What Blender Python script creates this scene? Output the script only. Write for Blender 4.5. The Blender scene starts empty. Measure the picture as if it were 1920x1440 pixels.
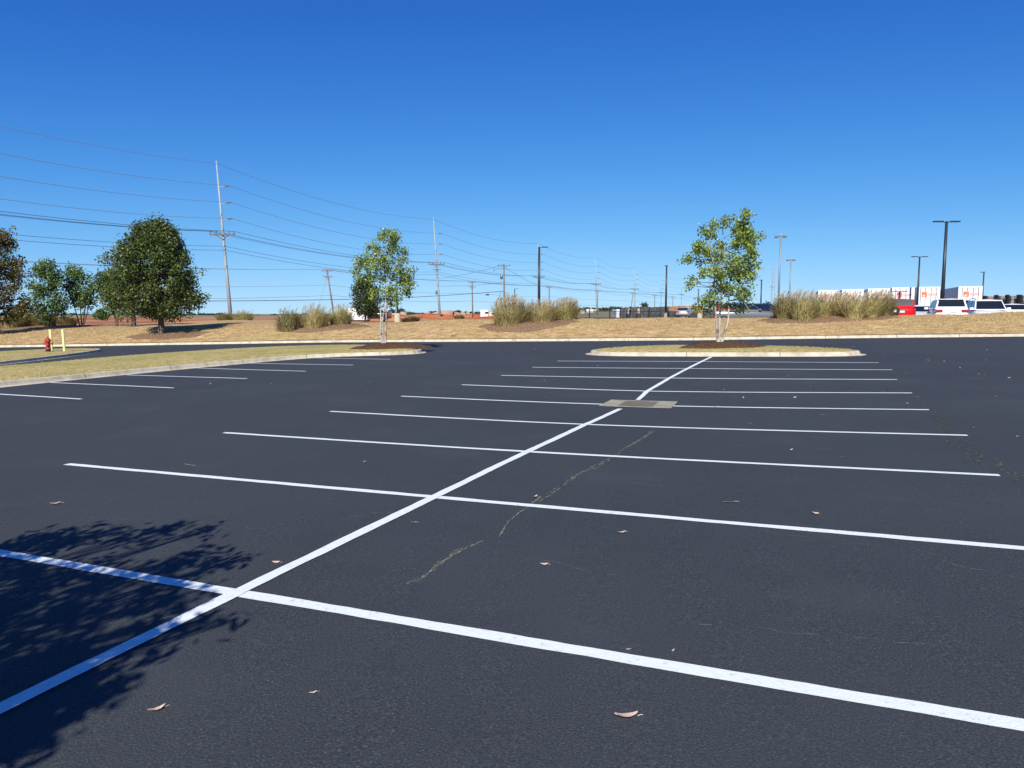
import bpy, bmesh, math, random
import numpy as np
from mathutils import Vector, Matrix
random.seed(7); rng = np.random.default_rng(11)
R = math.radians
SC = bpy.context.scene; COL = SC.collection
# ---------------------------------------------------------------- camera, sky, sun, exposure
F = 1380.0; CAMH = 1.8294; PIT = math.atan(132/F)
cd = bpy.data.cameras.new("camera"); cam = bpy.data.objects.new("camera", cd); COL.objects.link(cam)
cam.location = (0, 0, CAMH); cam.rotation_euler = (math.pi/2 - PIT, 0, 0)
cd.sensor_fit = 'HORIZONTAL'; cd.sensor_width = 36; cd.lens = 36*F/1920; cd.clip_start = .05; cd.clip_end = 20000
SC.camera = cam
SC.render.resolution_x = 1024; SC.render.resolution_y = 768
SUN_EL = R(37); SUN_AZ = R(189)          # azimuth clockwise from +Y (sun behind the camera)
W = bpy.data.worlds.new("World"); SC.world = W; W.use_nodes = True
nt = W.node_tree; bg = nt.nodes['Background']
sky = nt.nodes.new('ShaderNodeTexSky'); sky.sky_type = 'NISHITA'; sky.sun_disc = False
sky.sun_elevation = SUN_EL; sky.sun_rotation = SUN_AZ
sky.altitude = 0; sky.air_density = .6; sky.dust_density = 0; sky.ozone_density = 3
# the phone's deep-blue rendering of a clear sky: a soft shoulder on each channel of the physical sky
EXPO = .32
def mth(op, a, b):
    n = nt.nodes.new('ShaderNodeMath'); n.operation = op
    for i, v in enumerate((a, b)):
        if isinstance(v, (int, float)): n.inputs[i].default_value = v
        else: nt.links.new(v, n.inputs[i])
    return n.outputs[0]
sep = nt.nodes.new('ShaderNodeSeparateColor'); com = nt.nodes.new('ShaderNodeCombineColor'); nt.links.new(sky.outputs[0], sep.inputs[0])
for ch, (p, a, b) in enumerate(((1.75, 1.45, 1.95), (1.36, 1.68, 1.38), (1.0, 2.42, 1.52))):
    x = mth('POWER', mth('MULTIPLY', sep.outputs[ch], .11), p)
    y = mth('DIVIDE', mth('MULTIPLY', x, a), mth('ADD', mth('MULTIPLY', x, b), 1.0)); nt.links.new(mth('MULTIPLY', y, 10/2**EXPO), com.inputs[ch])
nt.links.new(com.outputs[0], bg.inputs[0]); bg.inputs[1].default_value = .1
sl = bpy.data.lights.new("sun", 'SUN'); sl.energy = 4.9; sl.angle = R(.5); sl.color = (1, .965, .88)
so = bpy.data.objects.new("sun", sl); COL.objects.link(so)
sv = Vector((math.sin(SUN_AZ)*math.cos(SUN_EL), math.cos(SUN_AZ)*math.cos(SUN_EL), math.sin(SUN_EL)))
so.rotation_euler = sv.to_track_quat('Z', 'Y').to_euler(); so.location = (0, -5, 40)
SC.view_settings.view_transform = 'Standard'; SC.view_settings.look = 'None'
SC.view_settings.exposure = EXPO; SC.view_settings.gamma = 1
try:
    SC.cycles.max_bounces = 6; SC.cycles.transparent_max_bounces = 8
except Exception: pass

# ---------------------------------------------------------------- survey helpers
A_, B_, DIP, SG = .0193, .0034, .1187, 4.5
TH, GX, GY, PITCH = .3915, -1.8441, 4.7355, 2.74
def grid(i, l):
    return (GX+i*PITCH*math.sin(TH)+l*math.cos(TH), GY+i*PITCH*math.cos(TH)-l*math.sin(TH))
DX, DY = grid(4, 0)
def lot(X, Y):
    return A_*X+B_*Y - DIP*math.exp(-((X-DX)**2+(Y-DY)**2)/(2*SG*SG))
cp, sp_ = math.cos(PIT), math.sin(PIT)
def ray(px, py):
    u = (px-960)/F; v = -(py-720)/F
    return u, cp+v*sp_, -sp_+v*cp
def at(px, py, Y):
    a, b, c = ray(px, py); return Vector((a/b*Y, Y, CAMH+c/b*Y))
def zat(py, Y): return at(960, py, Y).z
def onlot(px, py, dz=0.0):
    a, b, c = ray(px, py); t = 10.0
    for _ in range(30):
        z = lot(a*t, b*t)+dz; t = .5*t+.5*(z-CAMH)/c
    return a*t, b*t
def Xof(px, Y): return (px-960)/F/(cp+(132/F)*sp_)*Y
def pxof(X, Y): return 960+X/Y*F*(cp+(132/F)*sp_)
# far kerb line (pixel foot points of the kerb on the lot)
KP = [onlot(*p) for p in [(0, 651.5), (200, 648.5), (400, 645.5), (640, 642), (960, 640.3), (1300, 638), (1400, 636.5), (1660, 633.5), (1920, 631)]]
e0 = (KP[0][0]-(KP[1][0]-KP[0][0])*5, KP[0][1]-(KP[1][1]-KP[0][1])*5)
e1 = (KP[-1][0]+(KP[-1][0]-KP[-2][0])*5, KP[-1][1]+(KP[-1][1]-KP[-2][1])*5)
KP = [e0]+KP+[e1]
def smoothline(P, n=12, closed=False):
    out = []; m = len(P)
    rg = range(m) if closed else range(m-1)
    for i in rg:
        g = lambda k: P[k % m] if closed else P[min(max(k, 0), m-1)]
        p0, p1, p2, p3 = g(i-1), g(i), g(i+1), g(i+2)
        for k in range(n):
            t = k/n
            out.append(tuple(.5*((2*b)+(c-a)*t+(2*a-5*b+4*c-d)*t*t+(-a+3*b-3*c+d)*t**3) for a, b, c, d in zip(p0, p1, p2, p3)))
    if not closed: out.append(tuple(P[-1]))
    return out
KPs = smoothline(KP, 10)
ktx = np.array([p[0]/p[1] for p in KPs]); kty = np.array([p[1] for p in KPs])
def Yk(t): return float(np.interp(t, ktx, kty))
# terrain profile: for each bearing, height at given offsets beyond the kerb
OFF = [0, .6, 3.5, 7, 8.5, 11, 20, 45, 100, 250, 900, 5000]
TAB = {-1400: (624, 612, 606, 603, 596, 590), 0: (622, 612, 606, 603, 596, 590), 100: (618.5, 610, 605, 602, 595, 590), 200: (617.5, 609.5, 605, 602, 594.5, 590),
       320: (613, 607, 604, 601, 595, 590), 430: (609, 603, 600.5, 599, 595, 590.5), 600: (608.5, 604, 601.5, 600, 594, 590),
       740: (608, 605, 603, 600.5, 593, 589.5), 850: (601, 600, 599, 597.5, 593, 589), 960: (599, 600, 599.5, 598, 594, 588)}
for k, c, far in ((1090, 597.5, 582), (1300, 597, 579), (1500, 596.5, 579), (1650, 593.5, 580), (1780, 590, 580), (1900, 585, 580), (2600, 572, 580)):
    TAB[k] = (c, None, None, None, None, far)
TK = sorted(TAB); ZT = []
for k in TK:
    t = (k-960)/F; yk = Yk(t); r = TAB[k]; zl = lot(t*yk, yk)+.16
    zc = zat(r[0], yk+7)
    if r[1] is None: z = [zl, zl+.05, zl+.05+(zc-zl)*.56, zc, zc-.02, 1.0, 1.0, 1.05, 1.1, 1.3, zat(r[5], yk+900), zat(r[5]+4, yk+5000)]
    else:
        z20, z45, z100, z250 = [zat(r[j], yk+o) for j, o in ((1, 20), (2, 45), (3, 100), (4, 250))]
        z = [zl, zl+.05, zl+.05+(zc-zl)*.56, zc, zc+.1*(z20-zc), zc+.35*(z20-zc), z20, z45, z100, z250, zat(r[5], yk+900), zat(r[5], yk+5000)]
    ZT.append(z)
ZT = np.array(ZT); TKt = np.array([(k-960)/F for k in TK])
def terr(X, Y):
    t = X/Y; o = Y-Yk(t)
    if o <= 0: return lot(X, Y)
    t = min(max(t, TKt[0]), TKt[-1]-1e-6)
    k = int(np.searchsorted(TKt, t, 'right')-1); k = min(max(k, 0), len(TK)-2)
    w = (t-TKt[k])/(TKt[k+1]-TKt[k]); w = w*w*(3-2*w)
    row = ZT[k]*(1-w)+ZT[k+1]*w
    z = float(np.interp(o, OFF, row))
    if o > .6: z += .03*math.sin(X*.9+Y*.35)*min(1, o/4)*(1 if o < 60 else 0)
    return z
def place(px, Y): X = Xof(px, Y); return Vector((X, Y, terr(X, Y)))
def hit(px, py):
    a, b, c = ray(px, py); Y = 20.0
    while Y < 400:
        if CAMH+c/b*Y <= terr(a/b*Y, Y): break
        Y += .1
    return Vector((a/b*Y, Y, terr(a/b*Y, Y)))

# ---------------------------------------------------------------- object helpers
class MB:
    def __init__(s): s.v = []; s.f = []; s.sm = False
    def add(s, v, f):
        n = len(s.v); s.v += [tuple(p) for p in v]; s.f += [tuple(i+n for i in q) for q in f]; return s
    def box(s, x0, x1, y0, y1, z0, z1, M=None):
        v = [Vector((x, y, z)) for z in (z0, z1) for y in (y0, y1) for x in (x0, x1)]
        if M is not None: v = [M @ p for p in v]
        return s.add(v, [(0, 2, 3, 1), (4, 5, 7, 6), (0, 1, 5, 4), (2, 6, 7, 3), (0, 4, 6, 2), (1, 3, 7, 5)])
    def tube(s, pts, rad, n=8, cap=True):
        pts = [Vector(p) for p in pts]; m = len(pts)
        if not hasattr(rad, '__len__'): rad = [rad]*m
        v = []; up = Vector((.31, .17, 1)).normalized(); pa = None
        for i, p in enumerate(pts):
            d = (pts[min(i+1, m-1)]-pts[max(i-1, 0)]).normalized()
            if pa is None:
                a = d.cross(up if abs(d.dot(up)) < .9 else Vector((1, 0, 0))).normalized()
            else: a = (pa-d*pa.dot(d)).normalized()
            pa = a; b = d.cross(a)
            for k in range(n):
                t = 2*math.pi*k/n; v.append(p+(a*math.cos(t)+b*math.sin(t))*rad[i])
        f = [(i*n+k, i*n+(k+1) % n, (i+1)*n+(k+1) % n, (i+1)*n+k) for i in range(m-1) for k in range(n)]
        if cap: f += [tuple(range(n-1, -1, -1)), tuple((m-1)*n+k for k in range(n))]
        return s.add(v, f)
    def lathe(s, prof, n=16, c=(0, 0, 0), M=None):
        v = []; m = len(prof)
        for r, z in prof:
            for k in range(n):
                t = 2*math.pi*k/n; v.append(Vector((c[0]+r*math.cos(t), c[1]+r*math.sin(t), c[2]+z)))
        if M is not None: v = [M @ p for p in v]
        f = [(i*n+k, i*n+(k+1) % n, (i+1)*n+(k+1) % n, (i+1)*n+k) for i in range(m-1) for k in range(n)]
        f += [tuple(range(n-1, -1, -1)), tuple((m-1)*n+k for k in range(n))]
        return s.add(v, f)
    def loft(s, secs, cap=True, M=None):
        n = len(secs[0]); v = [Vector(p) for q in secs for p in q]
        if M is not None: v = [M @ p for p in v]
        f = [(i*n+k, i*n+(k+1) % n, (i+1)*n+(k+1) % n, (i+1)*n+k) for i in range(len(secs)-1) for k in range(n)]
        if cap: f += [tuple(range(n-1, -1, -1)), tuple((len(secs)-1)*n+k for k in range(n))]
        return s.add(v, f)
    def build(s, name, mat, parent=None, smooth=False, bevel=0, fix=False):
        me = bpy.data.meshes.new(name); me.from_pydata(s.v, [], s.f)
        if fix:
            bm = bmesh.new(); bm.from_mesh(me); bmesh.ops.recalc_face_normals(bm, faces=bm.faces); bm.to_mesh(me); bm.free()
        me.update(); me.materials.append(mat)
        if smooth: me.polygons.foreach_set('use_smooth', [True]*len(me.polygons))
        o = bpy.data.objects.new(name, me); COL.objects.link(o)
        if parent is not None: o.parent = parent
        if bevel:
            b = o.modifiers.new('b', 'BEVEL'); b.width = bevel; b.segments = 2; b.limit_method = 'ANGLE'
        return o
def empty(name, loc, rz=0, label=None, cat=None, group=None):
    o = bpy.data.objects.new(name, None); COL.objects.link(o); o.location = loc; o.rotation_euler = (0, 0, rz); o.empty_display_size = .2
    return tag(o, label, cat, group)
def tag(o, label=None, cat=None, group=None, kind=None):
    if label: o['label'] = label
    if cat: o['category'] = cat
    if group: o['group'] = group
    if kind: o['kind'] = kind
    return o
def copy_tree(o, parent=None):
    c = o.copy(); COL.objects.link(c); c.parent = parent
    for ch in list(o.children): copy_tree(ch, c)
    return c

# ---------------------------------------------------------------- materials
def mat(name, col, rough=.8, metal=0, spec=.5, coat=0):
    m = bpy.data.materials.new(name); m.use_nodes = True; b = m.node_tree.nodes['Principled BSDF']
    b.inputs['Base Color'].default_value = (*col, 1); b.inputs['Roughness'].default_value = rough
    b.inputs['Metallic'].default_value = metal; b.inputs['Specular IOR Level'].default_value = spec; b.inputs['Coat Weight'].default_value = coat
    return m
def nmat(name, stops, scale=5, detail=6, rough=.9, bump=0, bscale=None, spec=.3, stretch=(1, 1, 1), layers=()):
    """procedural: ramped noise for colour, optional extra layers (scale, lo, hi, colour, amount), bump"""
    m = mat(name, stops[0][1], rough, spec=spec); n = m.node_tree; b = n.nodes['Principled BSDF']
    tc = n.nodes.new('ShaderNodeTexCoord'); mp = n.nodes.new('ShaderNodeMapping'); mp.inputs['Scale'].default_value = stretch
    n.links.new(tc.outputs['Object'], mp.inputs[0])
    no = n.nodes.new('ShaderNodeTexNoise'); no.inputs['Scale'].default_value = scale; no.inputs['Detail'].default_value = detail; no.inputs['Roughness'].default_value = .65
    n.links.new(mp.outputs[0], no.inputs[0])
    cr = n.nodes.new('ShaderNodeValToRGB'); n.links.new(no.outputs[0], cr.inputs[0])
    while len(cr.color_ramp.elements) < len(stops): cr.color_ramp.elements.new(.5)
    for e, (p, c) in zip(cr.color_ramp.elements, stops): e.position = p; e.color = (*c, 1)
    last = cr.outputs[0]
    for sc, lo, hi, c, amt in layers:
        q = n.nodes.new('ShaderNodeTexNoise'); q.inputs['Scale'].default_value = sc; q.inputs['Detail'].default_value = 5
        n.links.new(mp.outputs[0], q.inputs[0])
        r = n.nodes.new('ShaderNodeMapRange'); r.inputs[1].default_value = lo; r.inputs[2].default_value = hi; r.inputs[4].default_value = amt
        n.links.new(q.outputs[0], r.inputs[0])
        x = n.nodes.new('ShaderNodeMixRGB'); n.links.new(r.outputs[0], x.inputs[0]); n.links.new(last, x.inputs[1]); x.inputs[2].default_value = (*c, 1)
        last = x.outputs[0]
    n.links.new(last, b.inputs['Base Color'])
    if bump:
        q = n.nodes.new('ShaderNodeTexNoise'); q.inputs['Scale'].default_value = bscale or scale; q.inputs['Detail'].default_value = 4
        n.links.new(mp.outputs[0], q.inputs[0])
        bp = n.nodes.new('ShaderNodeBump'); bp.inputs['Strength'].default_value = 1; bp.inputs['Distance'].default_value = bump
        n.links.new(q.outputs[0], bp.inputs['Height']); n.links.new(bp.outputs[0], b.inputs['Normal'])
    return m
def leafmat(name, cols, trans=.3, rough=.5):
    m = mat(name, cols[0], rough, spec=.4); n = m.node_tree; b = n.nodes['Principled BSDF']
    g = n.nodes.new('ShaderNodeNewGeometry'); cr = n.nodes.new('ShaderNodeValToRGB'); cr.color_ramp.interpolation = 'LINEAR'
    while len(cr.color_ramp.elements) < len(cols): cr.color_ramp.elements.new(.5)
    for k, (e, c) in enumerate(zip(cr.color_ramp.elements, cols)): e.position = k/(len(cols)-1); e.color = (*c, 1)
    n.links.new(g.outputs['Random Per Island'], cr.inputs[0]); n.links.new(cr.outputs[0], b.inputs['Base Color'])
    t = n.nodes.new('ShaderNodeBsdfTranslucent'); n.links.new(cr.outputs[0], t.inputs[0])
    mx = n.nodes.new('ShaderNodeMixShader'); mx.inputs[0].default_value = trans
    n.links.new(b.outputs[0], mx.inputs[1]); n.links.new(t.outputs[0], mx.inputs[2])
    n.links.new(mx.outputs[0], n.nodes['Material Output'].inputs[0])
    return m
M = {}
M['asphalt'] = nmat('asphalt', [(.30, (.018, .021, .023)), (.48, (.039, .044, .0485)), (.62, (.060, .066, .071)), (.75, (.16, .172, .18))], scale=85, detail=4, rough=.85, bump=.006, bscale=100, spec=.25,
                    layers=[(.35, .42, .62, (.054, .061, .066), .35), (2.2, .5, .75, (.034, .039, .045), .35), (.12, .5, .62, (.034, .039, .045), .35), (.7, .58, .68, (.065, .070, .074), .25)])
M['rearlot'] = nmat('rear_asphalt', [(.3, (.06, .06, .065)), (.7, (.1, .1, .1))], scale=8)
M['paint'] = nmat('road_paint', [(.30, (.42, .45, .43)), (.40, (.73, .77, .73)), (.75, (.82, .85, .82))], scale=26, detail=8, rough=.7, bump=.003, bscale=110)
M['lawn'] = nmat('dry_lawn', [(.3, (.20, .12, .05)), (.44, (.40, .26, .115)), (.56, (.57, .39, .19)), (.72, (.72, .55, .31))], scale=3.2, detail=9, rough=.95, bump=.16, bscale=7, spec=.1, stretch=(.55, 1, 1),
                 layers=[(.16, .48, .66, (.38, .34, .12), .35), (.6, .52, .7, (.42, .24, .10), .5), (1.6, .58, .72, (.16, .12, .04), .45)])
M['isle'] = nmat('island_grass', [(.3, (.19, .14, .045)), (.45, (.42, .33, .12)), (.58, (.58, .46, .19)), (.75, (.72, .60, .32))], scale=6, detail=9, rough=.95, bump=.08, bscale=14, spec=.1,
                 layers=[(.35, .45, .62, (.28, .29, .08), .5), (1.8, .6, .7, (.12, .15, .03), .5)])
M['farlawn'] = nmat('far_lawn', [(.3, (.16, .15, .07)), (.6, (.30, .26, .14))], scale=.05, rough=.95)
M['dirt'] = nmat('red_dirt', [(.3, (.22, .065, .028)), (.5, (.38, .125, .052)), (.7, (.52, .24, .12))], scale=.25, detail=8, rough=.95, bump=.3, bscale=.6, spec=.1, stretch=(.3, 1, 1),
                 layers=[(.06, .53, .64, (.55, .40, .26), .75)])
M['sand'] = nmat('sand', [(.3, (.45, .33, .22)), (.7, (.62, .48, .34))], scale=1)
M['concrete'] = nmat('concrete', [(.25, (.33, .28, .21)), (.5, (.52, .46, .34)), (.75, (.62, .56, .44))], scale=3.5, detail=9, rough=.9, bump=.01, bscale=30, spec=.2,
                     layers=[(1.1, .55, .72, (.27, .22, .16), .55)])
M['joint'] = mat('kerb_joint', (.10, .08, .06), .95)
M['mulch'] = nmat('mulch', [(.3, (.04, .022, .014)), (.5, (.11, .06, .035)), (.7, (.22, .13, .08))], scale=16, detail=8, rough=1, bump=.08, bscale=20, spec=.05)
M['pine'] = nmat('pine_straw', [(.3, (.11, .06, .035)), (.5, (.24, .145, .085)), (.7, (.38, .26, .16))], scale=10, detail=8, rough=1, bump=.1, bscale=12, spec=.05)
M['crack'] = nmat('crack_dust', [(.35, (.04, .042, .032)), (.48, (.17, .17, .12)), (.7, (.28, .27, .19))], scale=30, rough=1)
M['crackd'] = nmat('crack_weeds', [(.38, (.03, .032, .027)), (.55, (.10, .10, .075)), (.75, (.16, .155, .115))], scale=20, rough=1)
M['hair'] = nmat('hairline', [(.3, (.12, .125, .13)), (.7, (.30, .30, .28))], scale=20, rough=1)
M['stain'] = mat('damp_stain', (.03, .033, .042), .9)
M['oakleaf'] = leafmat('oak_leaf', [(.03, .05, .012), (.06, .09, .018), (.10, .13, .028), (.15, .18, .045)], .2, .42)
M['redleaf'] = leafmat('autumn_leaf', [(.04, .05, .015), (.08, .09, .02), (.12, .13, .03), (.24, .17, .045), (.10, .05, .02), (.05, .06, .018)], .2)
M['bluleaf'] = leafmat('myrtle_leaf', [(.05, .085, .025), (.08, .14, .035), (.12, .20, .045), (.20, .28, .09)], .28)
M['limeleaf'] = leafmat('young_leaf', [(.07, .12, .022), (.14, .22, .035), (.25, .34, .05), (.45, .50, .12), (.08, .12, .04)], .3, .4)
M['darkleaf'] = leafmat('dark_leaf', [(.022, .040, .012), (.04, .062, .018), (.07, .095, .03)], .15)
M['hedge'] = leafmat('shrub_leaf', [(.07, .07, .03), (.13, .12, .05), (.20, .15, .08)], .15)
M['bark'] = nmat('bark', [(.3, (.05, .038, .028)), (.7, (.17, .13, .10))], scale=9, bump=.02, bscale=14, stretch=(1, 1, .3))
M['palebark'] = nmat('pale_bark', [(.38, (.09, .07, .05)), (.47, (.36, .31, .26)), (.7, (.58, .53, .46))], scale=6, detail=6, bump=.01, stretch=(1, 1, .5))
M['blade'] = leafmat('reed_blade', [(.28, .22, .08), (.42, .33, .13), (.29, .30, .09), (.60, .49, .25), (.18, .21, .06)], .15, .7)
M['blade2'] = leafmat('straw_blade', [(.32, .25, .10), (.48, .38, .17), (.36, .33, .11), (.62, .52, .29)], .15, .7)
M['blade3'] = leafmat('olive_blade', [(.10, .11, .035), (.19, .17, .06), (.27, .21, .09), (.38, .29, .14)], .1, .8)
M['plume'] = leafmat('reed_plume', [(.32, .25, .15), (.52, .42, .28), (.40, .30, .19)], .2, .9)
M['tuft'] = leafmat('lawn_blade', [(.32, .21, .09), (.50, .35, .16), (.68, .51, .27), (.36, .31, .12)], .15, .8)
M['steel'] = nmat('galvanised', [(.3, (.25, .30, .32)), (.7, (.34, .40, .42))], scale=2, rough=.6, spec=.5)
M['wood'] = nmat('pole_wood', [(.3, (.13, .10, .075)), (.7, (.26, .21, .165))], scale=6, stretch=(1, 1, .2))
M['bronze'] = mat('dark_bronze', (.035, .04, .045), .4, .3)
M['greypole'] = mat('grey_pole', (.22, .27, .30), .5, .3)
M['wire'] = mat('wire', (.09, .12, .16), .6, .3)
M['wireb'] = mat('bright_wire', (.22, .28, .34), .6, .2)
M['black'] = mat('black', (.012, .012, .013), .5)
M['blackfence'] = mat('black_fence', (.015, .015, .017), .6)
M['insul'] = mat('insulator', (.13, .13, .14), .4)
M['white'] = mat('white_paint', (.80, .81, .82), .3, coat=.6)
M['silver'] = mat('silver_paint', (.42, .43, .44), .3, .5, coat=.6)
M['grey'] = mat('grey_paint', (.20, .205, .21), .3, .4, coat=.6)
M['red'] = mat('red_paint', (.55, .004, .012), .6, spec=.15)
M['darkpaint'] = mat('dark_paint', (.02, .022, .026), .25, coat=.6)
M['bluepaint'] = mat('blue_grey_paint', (.10, .17, .25), .3, .4, coat=.6)
M['glass'] = mat('car_glass', (.012, .016, .02), .06, 0, .8)
M['rubber'] = mat('rubber', (.02, .02, .02), .8)
M['rim'] = mat('rim', (.45, .45, .46), .35, .8)
M['tail'] = mat('tail_lamp', (.28, .008, .012), .2, coat=.6)
M['head'] = mat('head_lamp', (.65, .68, .7), .1)
M['plate'] = mat('plate', (.6, .62, .6), .5)
M['chrome'] = mat('chrome', (.6, .6, .6), .2, 1)
M['trailer'] = nmat('trailer_white', [(.3, (.68, .69, .70)), (.7, (.82, .83, .83))], scale=1.3, rough=.5)
M['trailside'] = nmat('trailer_side', [(.3, (.66, .67, .66)), (.7, (.80, .80, .78))], scale=1, rough=.5)
M['orange'] = mat('logo_orange', (.80, .13, .03), .5)
M['seam'] = mat('door_seam', (.18, .19, .20), .6)
M['hydrant'] = nmat('hydrant_red', [(.3, (.28, .022, .02)), (.7, (.42, .05, .04))], scale=12, rough=.55)
M['yellow'] = nmat('bollard_yellow', [(.3, (.68, .66, .22)), (.7, (.80, .78, .36))], scale=5, rough=.5)
M['crate'] = nmat('crate_dark', [(.35, (.045, .045, .052)), (.65, (.17, .165, .165))], scale=2.5, stretch=(1, 1, 3))
M['cratebrown'] = nmat('crate_brown', [(.3, (.30, .12, .055)), (.7, (.62, .32, .17))], scale=1.5, stretch=(1, 1, 3))
M['cratetan'] = nmat('crate_tan', [(.3, (.34, .24, .16)), (.7, (.66, .52, .40))], scale=1.5, stretch=(1, 1, 3))
M['pallet'] = nmat('pallet_wood', [(.3, (.20, .16, .13)), (.7, (.44, .38, .32))], scale=3)
M['grate'] = mat('iron_grate', (.19, .15, .11), .8)
M['apron'] = nmat('drain_concrete', [(.25, (.20, .18, .13)), (.5, (.34, .31, .23)), (.75, (.42, .38, .29))], scale=4, detail=9, bump=.01, bscale=30, layers=[(2, .55, .7, (.22, .15, .12), .5)])
M['litter'] = leafmat('dead_leaf', [(.66, .54, .46), (.78, .71, .64), (.52, .32, .22), (.84, .81, .77)], .1, .8)
M['farleaf'] = leafmat('far_foliage', [(.028, .048, .028), (.05, .075, .042), (.075, .095, .055)], .1, .9)

# ---------------------------------------------------------------- ground: parking lot
Mb = MB(); xs = np.arange(-100, 72, .6); ys = np.arange(-14, 66, .6); idx = {}
def keep(x, y): return y <= 6 or (y-Yk(x/y)) < 1.2
for j, y in enumerate(ys):
    for i, x in enumerate(xs):
        if keep(x, y): idx[i, j] = len(Mb.v); Mb.v.append((x, y, lot(x, y)))
for (i, j) in idx:
    q = [(i, j), (i+1, j), (i+1, j+1), (i, j+1)]
    if all(k in idx for k in q): Mb.f.append(tuple(idx[k] for k in q))
lotobj = tag(Mb.build('parking_lot', M['asphalt'], smooth=True), kind='structure')
# painted lines: parts of the lot
def ribbon(p, q, w, dz=.004, edge=.004, n=None):
    p = Vector((*p, 0)); q = Vector((*q, 0)); L = (q-p).length; d = (q-p)/L; s = Vector((-d.y, d.x, 0)); n = n or max(4, int(L/.12))
    m = MB(); v = []
    e1 = e2 = 0
    for k in range(n+1):
        c = p+d*(L*k/n); e1 = e1*.6+random.gauss(0, edge)*.6; e2 = e2*.6+random.gauss(0, edge)*.6
        for a in (c+s*(w/2+e1), c-s*(w/2+e2)): v.append((a.x, a.y, lot(a.x, a.y)+dz))
    m.add(v, [(2*k, 2*k+1, 2*k+3, 2*k+2) for k in range(n)]); return m
LW = .10
near = [((-70, 1024.5), (2200, 1411))]
ends = [((125, 870.5), (1960, 1032)), ((420, 811.5), (1874, 891.5)), ((619, 771.5), (1814, 816.5)), ((752, 743), (1742, 768.5)), ((866, 721.5), (1710, 737)),
        ((940, 704), (1682, 711.8)), ((998, 688.8), (1673, 693.6)), ((1045, 677), (1648, 680.2))]
cross = [(445, 1112), (815, 932), (990, 847), (1099, 796), (1168, 763), (1214, 733.5), (1256, 709), (1290, 691), (1322, 678)]
for k, (a, b) in enumerate(near+ends):
    # straight painted stripes surveyed by their ends and by where they cross the centre line
    pa, pc, pb = onlot(*a), onlot(*cross[k]), onlot(*b)
    if k == 0:
        pc0 = onlot(445, 1112); pa = onlot(0, 1037); pb = onlot(1920, 1361)
        pa = (pa[0]*1.25-pc0[0]*.25, pa[1]*1.25-pc0[1]*.25); pb = (pb[0]+(pb[0]-pc0[0])*.3, pb[1]+(pb[1]-pc0[1])*.3)
    if k == 4: pc = None
    w = .108 if k == 0 else LW
    if pc:
        ma = ribbon(pa, pc, w); mb2 = ribbon(pc, pb, w); ma.add(mb2.v, mb2.f)
    else: ma = ribbon(pa, pb, w)
    ma.build('stall_line', M['paint'], lotobj)
c0 = onlot(445, 1112); cm = onlot(0, 1331)
pm = (c0[0]+(cm[0]-c0[0])*1.6, c0[1]+(cm[1]-c0[1])*1.6)
path = [pm]+[onlot(*c) for c in cross[:4]]+[onlot(1163, 767)]
ma = MB()
for a, b in zip(path[:-1], path[1:]): r = ribbon(a, b, .108, .008); ma.add(r.v, r.f)
ma.build('centre_line', M['paint'], lotobj)
path = [onlot(1196, 750.3)]+[onlot(*c) for c in cross[5:8]]+[onlot(1334, 669.3)]
ma = MB()
for a, b in zip(path[:-1], path[1:]): r = ribbon(a, b, .105, .008); ma.add(r.v, r.f)
ma.build('centre_line', M['paint'], lotobj)
for a, b in [((-120, 732), (153, 748.5)), ((88, 717), (326, 727.5)), ((238, 703.2), (463, 710)), ((360, 690), (573, 696.3)), ((462, 681.2), (662, 684.6)), ((552, 670.6), (732, 673.8))]:
    ribbon(onlot(*a), onlot(*b), LW).build('stall_line', M['paint'], lotobj)
# cracks: broken threads of dust and weeds
def crack(pts, w, m, gap=.3, jit=.03, strands=1, seed=1):
    rr = random.Random(seed); P = [onlot(*p) for p in pts]; mb = MB()
    for s_ in range(strands):
        off = rr.gauss(0, w*1.1) if s_ else 0
        for a, b in zip(P[:-1], P[1:]):
            a = Vector((*a, 0)); b = Vector((*b, 0)); L = (b-a).length; d = (b-a)/L; sd = Vector((-d.y, d.x, 0)); n = max(3, int(L/.035)); cur = off; on = True; prev = None
            for k in range(n+1):
                cur += rr.gauss(0, jit*.4); cur = off+(cur-off)*.9; ww = w*.8*rr.uniform(.15, 1)**1.5
                if rr.random() < .12: on = rr.random() > gap
                c = a+d*(L*k/n)+sd*cur; e = (c+sd*ww/2, c-sd*ww/2)
                if prev and on:
                    mb.add([(p.x, p.y, lot(p.x, p.y)+.002+.0004*s_) for p in (prev[0], prev[1], e[1], e[0])], [(0, 1, 2, 3)])
                prev = e
    return mb.build('crack', m, lotobj)
crack([(1225, 808), (1190, 832), (1150, 858), (1110, 880), (1080, 893), (1050, 915), (1005, 940), (970, 968), (938, 1008)], .026, M['crack'], .45, .02, 3, 1)
crack([(908, 1012), (880, 1025), (850, 1040), (820, 1062), (790, 1085), (765, 1096)], .02, M['crack'], .5, .018, 3, 2)
crack([(1735, 752), (1775, 800), (1800, 822), (1830, 850), (1880, 885), (1945, 905)], .05, M['crackd'], .45, .12, 5, 3)
crack([(1420, 989), (1450, 1001), (1530, 1008), (1620, 1021), (1710, 1027), (1760, 1045), (1800, 1062), (1860, 1073), (1960, 1095)], .008, M['crack'], .2, .012, 1, 4)
crack([(1310, 1170), (1420, 1176), (1480, 1187), (1600, 1195), (1675, 1203), (1780, 1211)], .006, M['hair'], .5, .012, 1, 5)
crack([(970, 1043), (1040, 1053), (1090, 1068), (1150, 1078)], .006, M['hair'], .4, .01, 1, 6)
crack([(1640, 715), (1700, 738), (1745, 765)], .05, M['crackd'], .6, .06, 3, 7)
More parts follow.
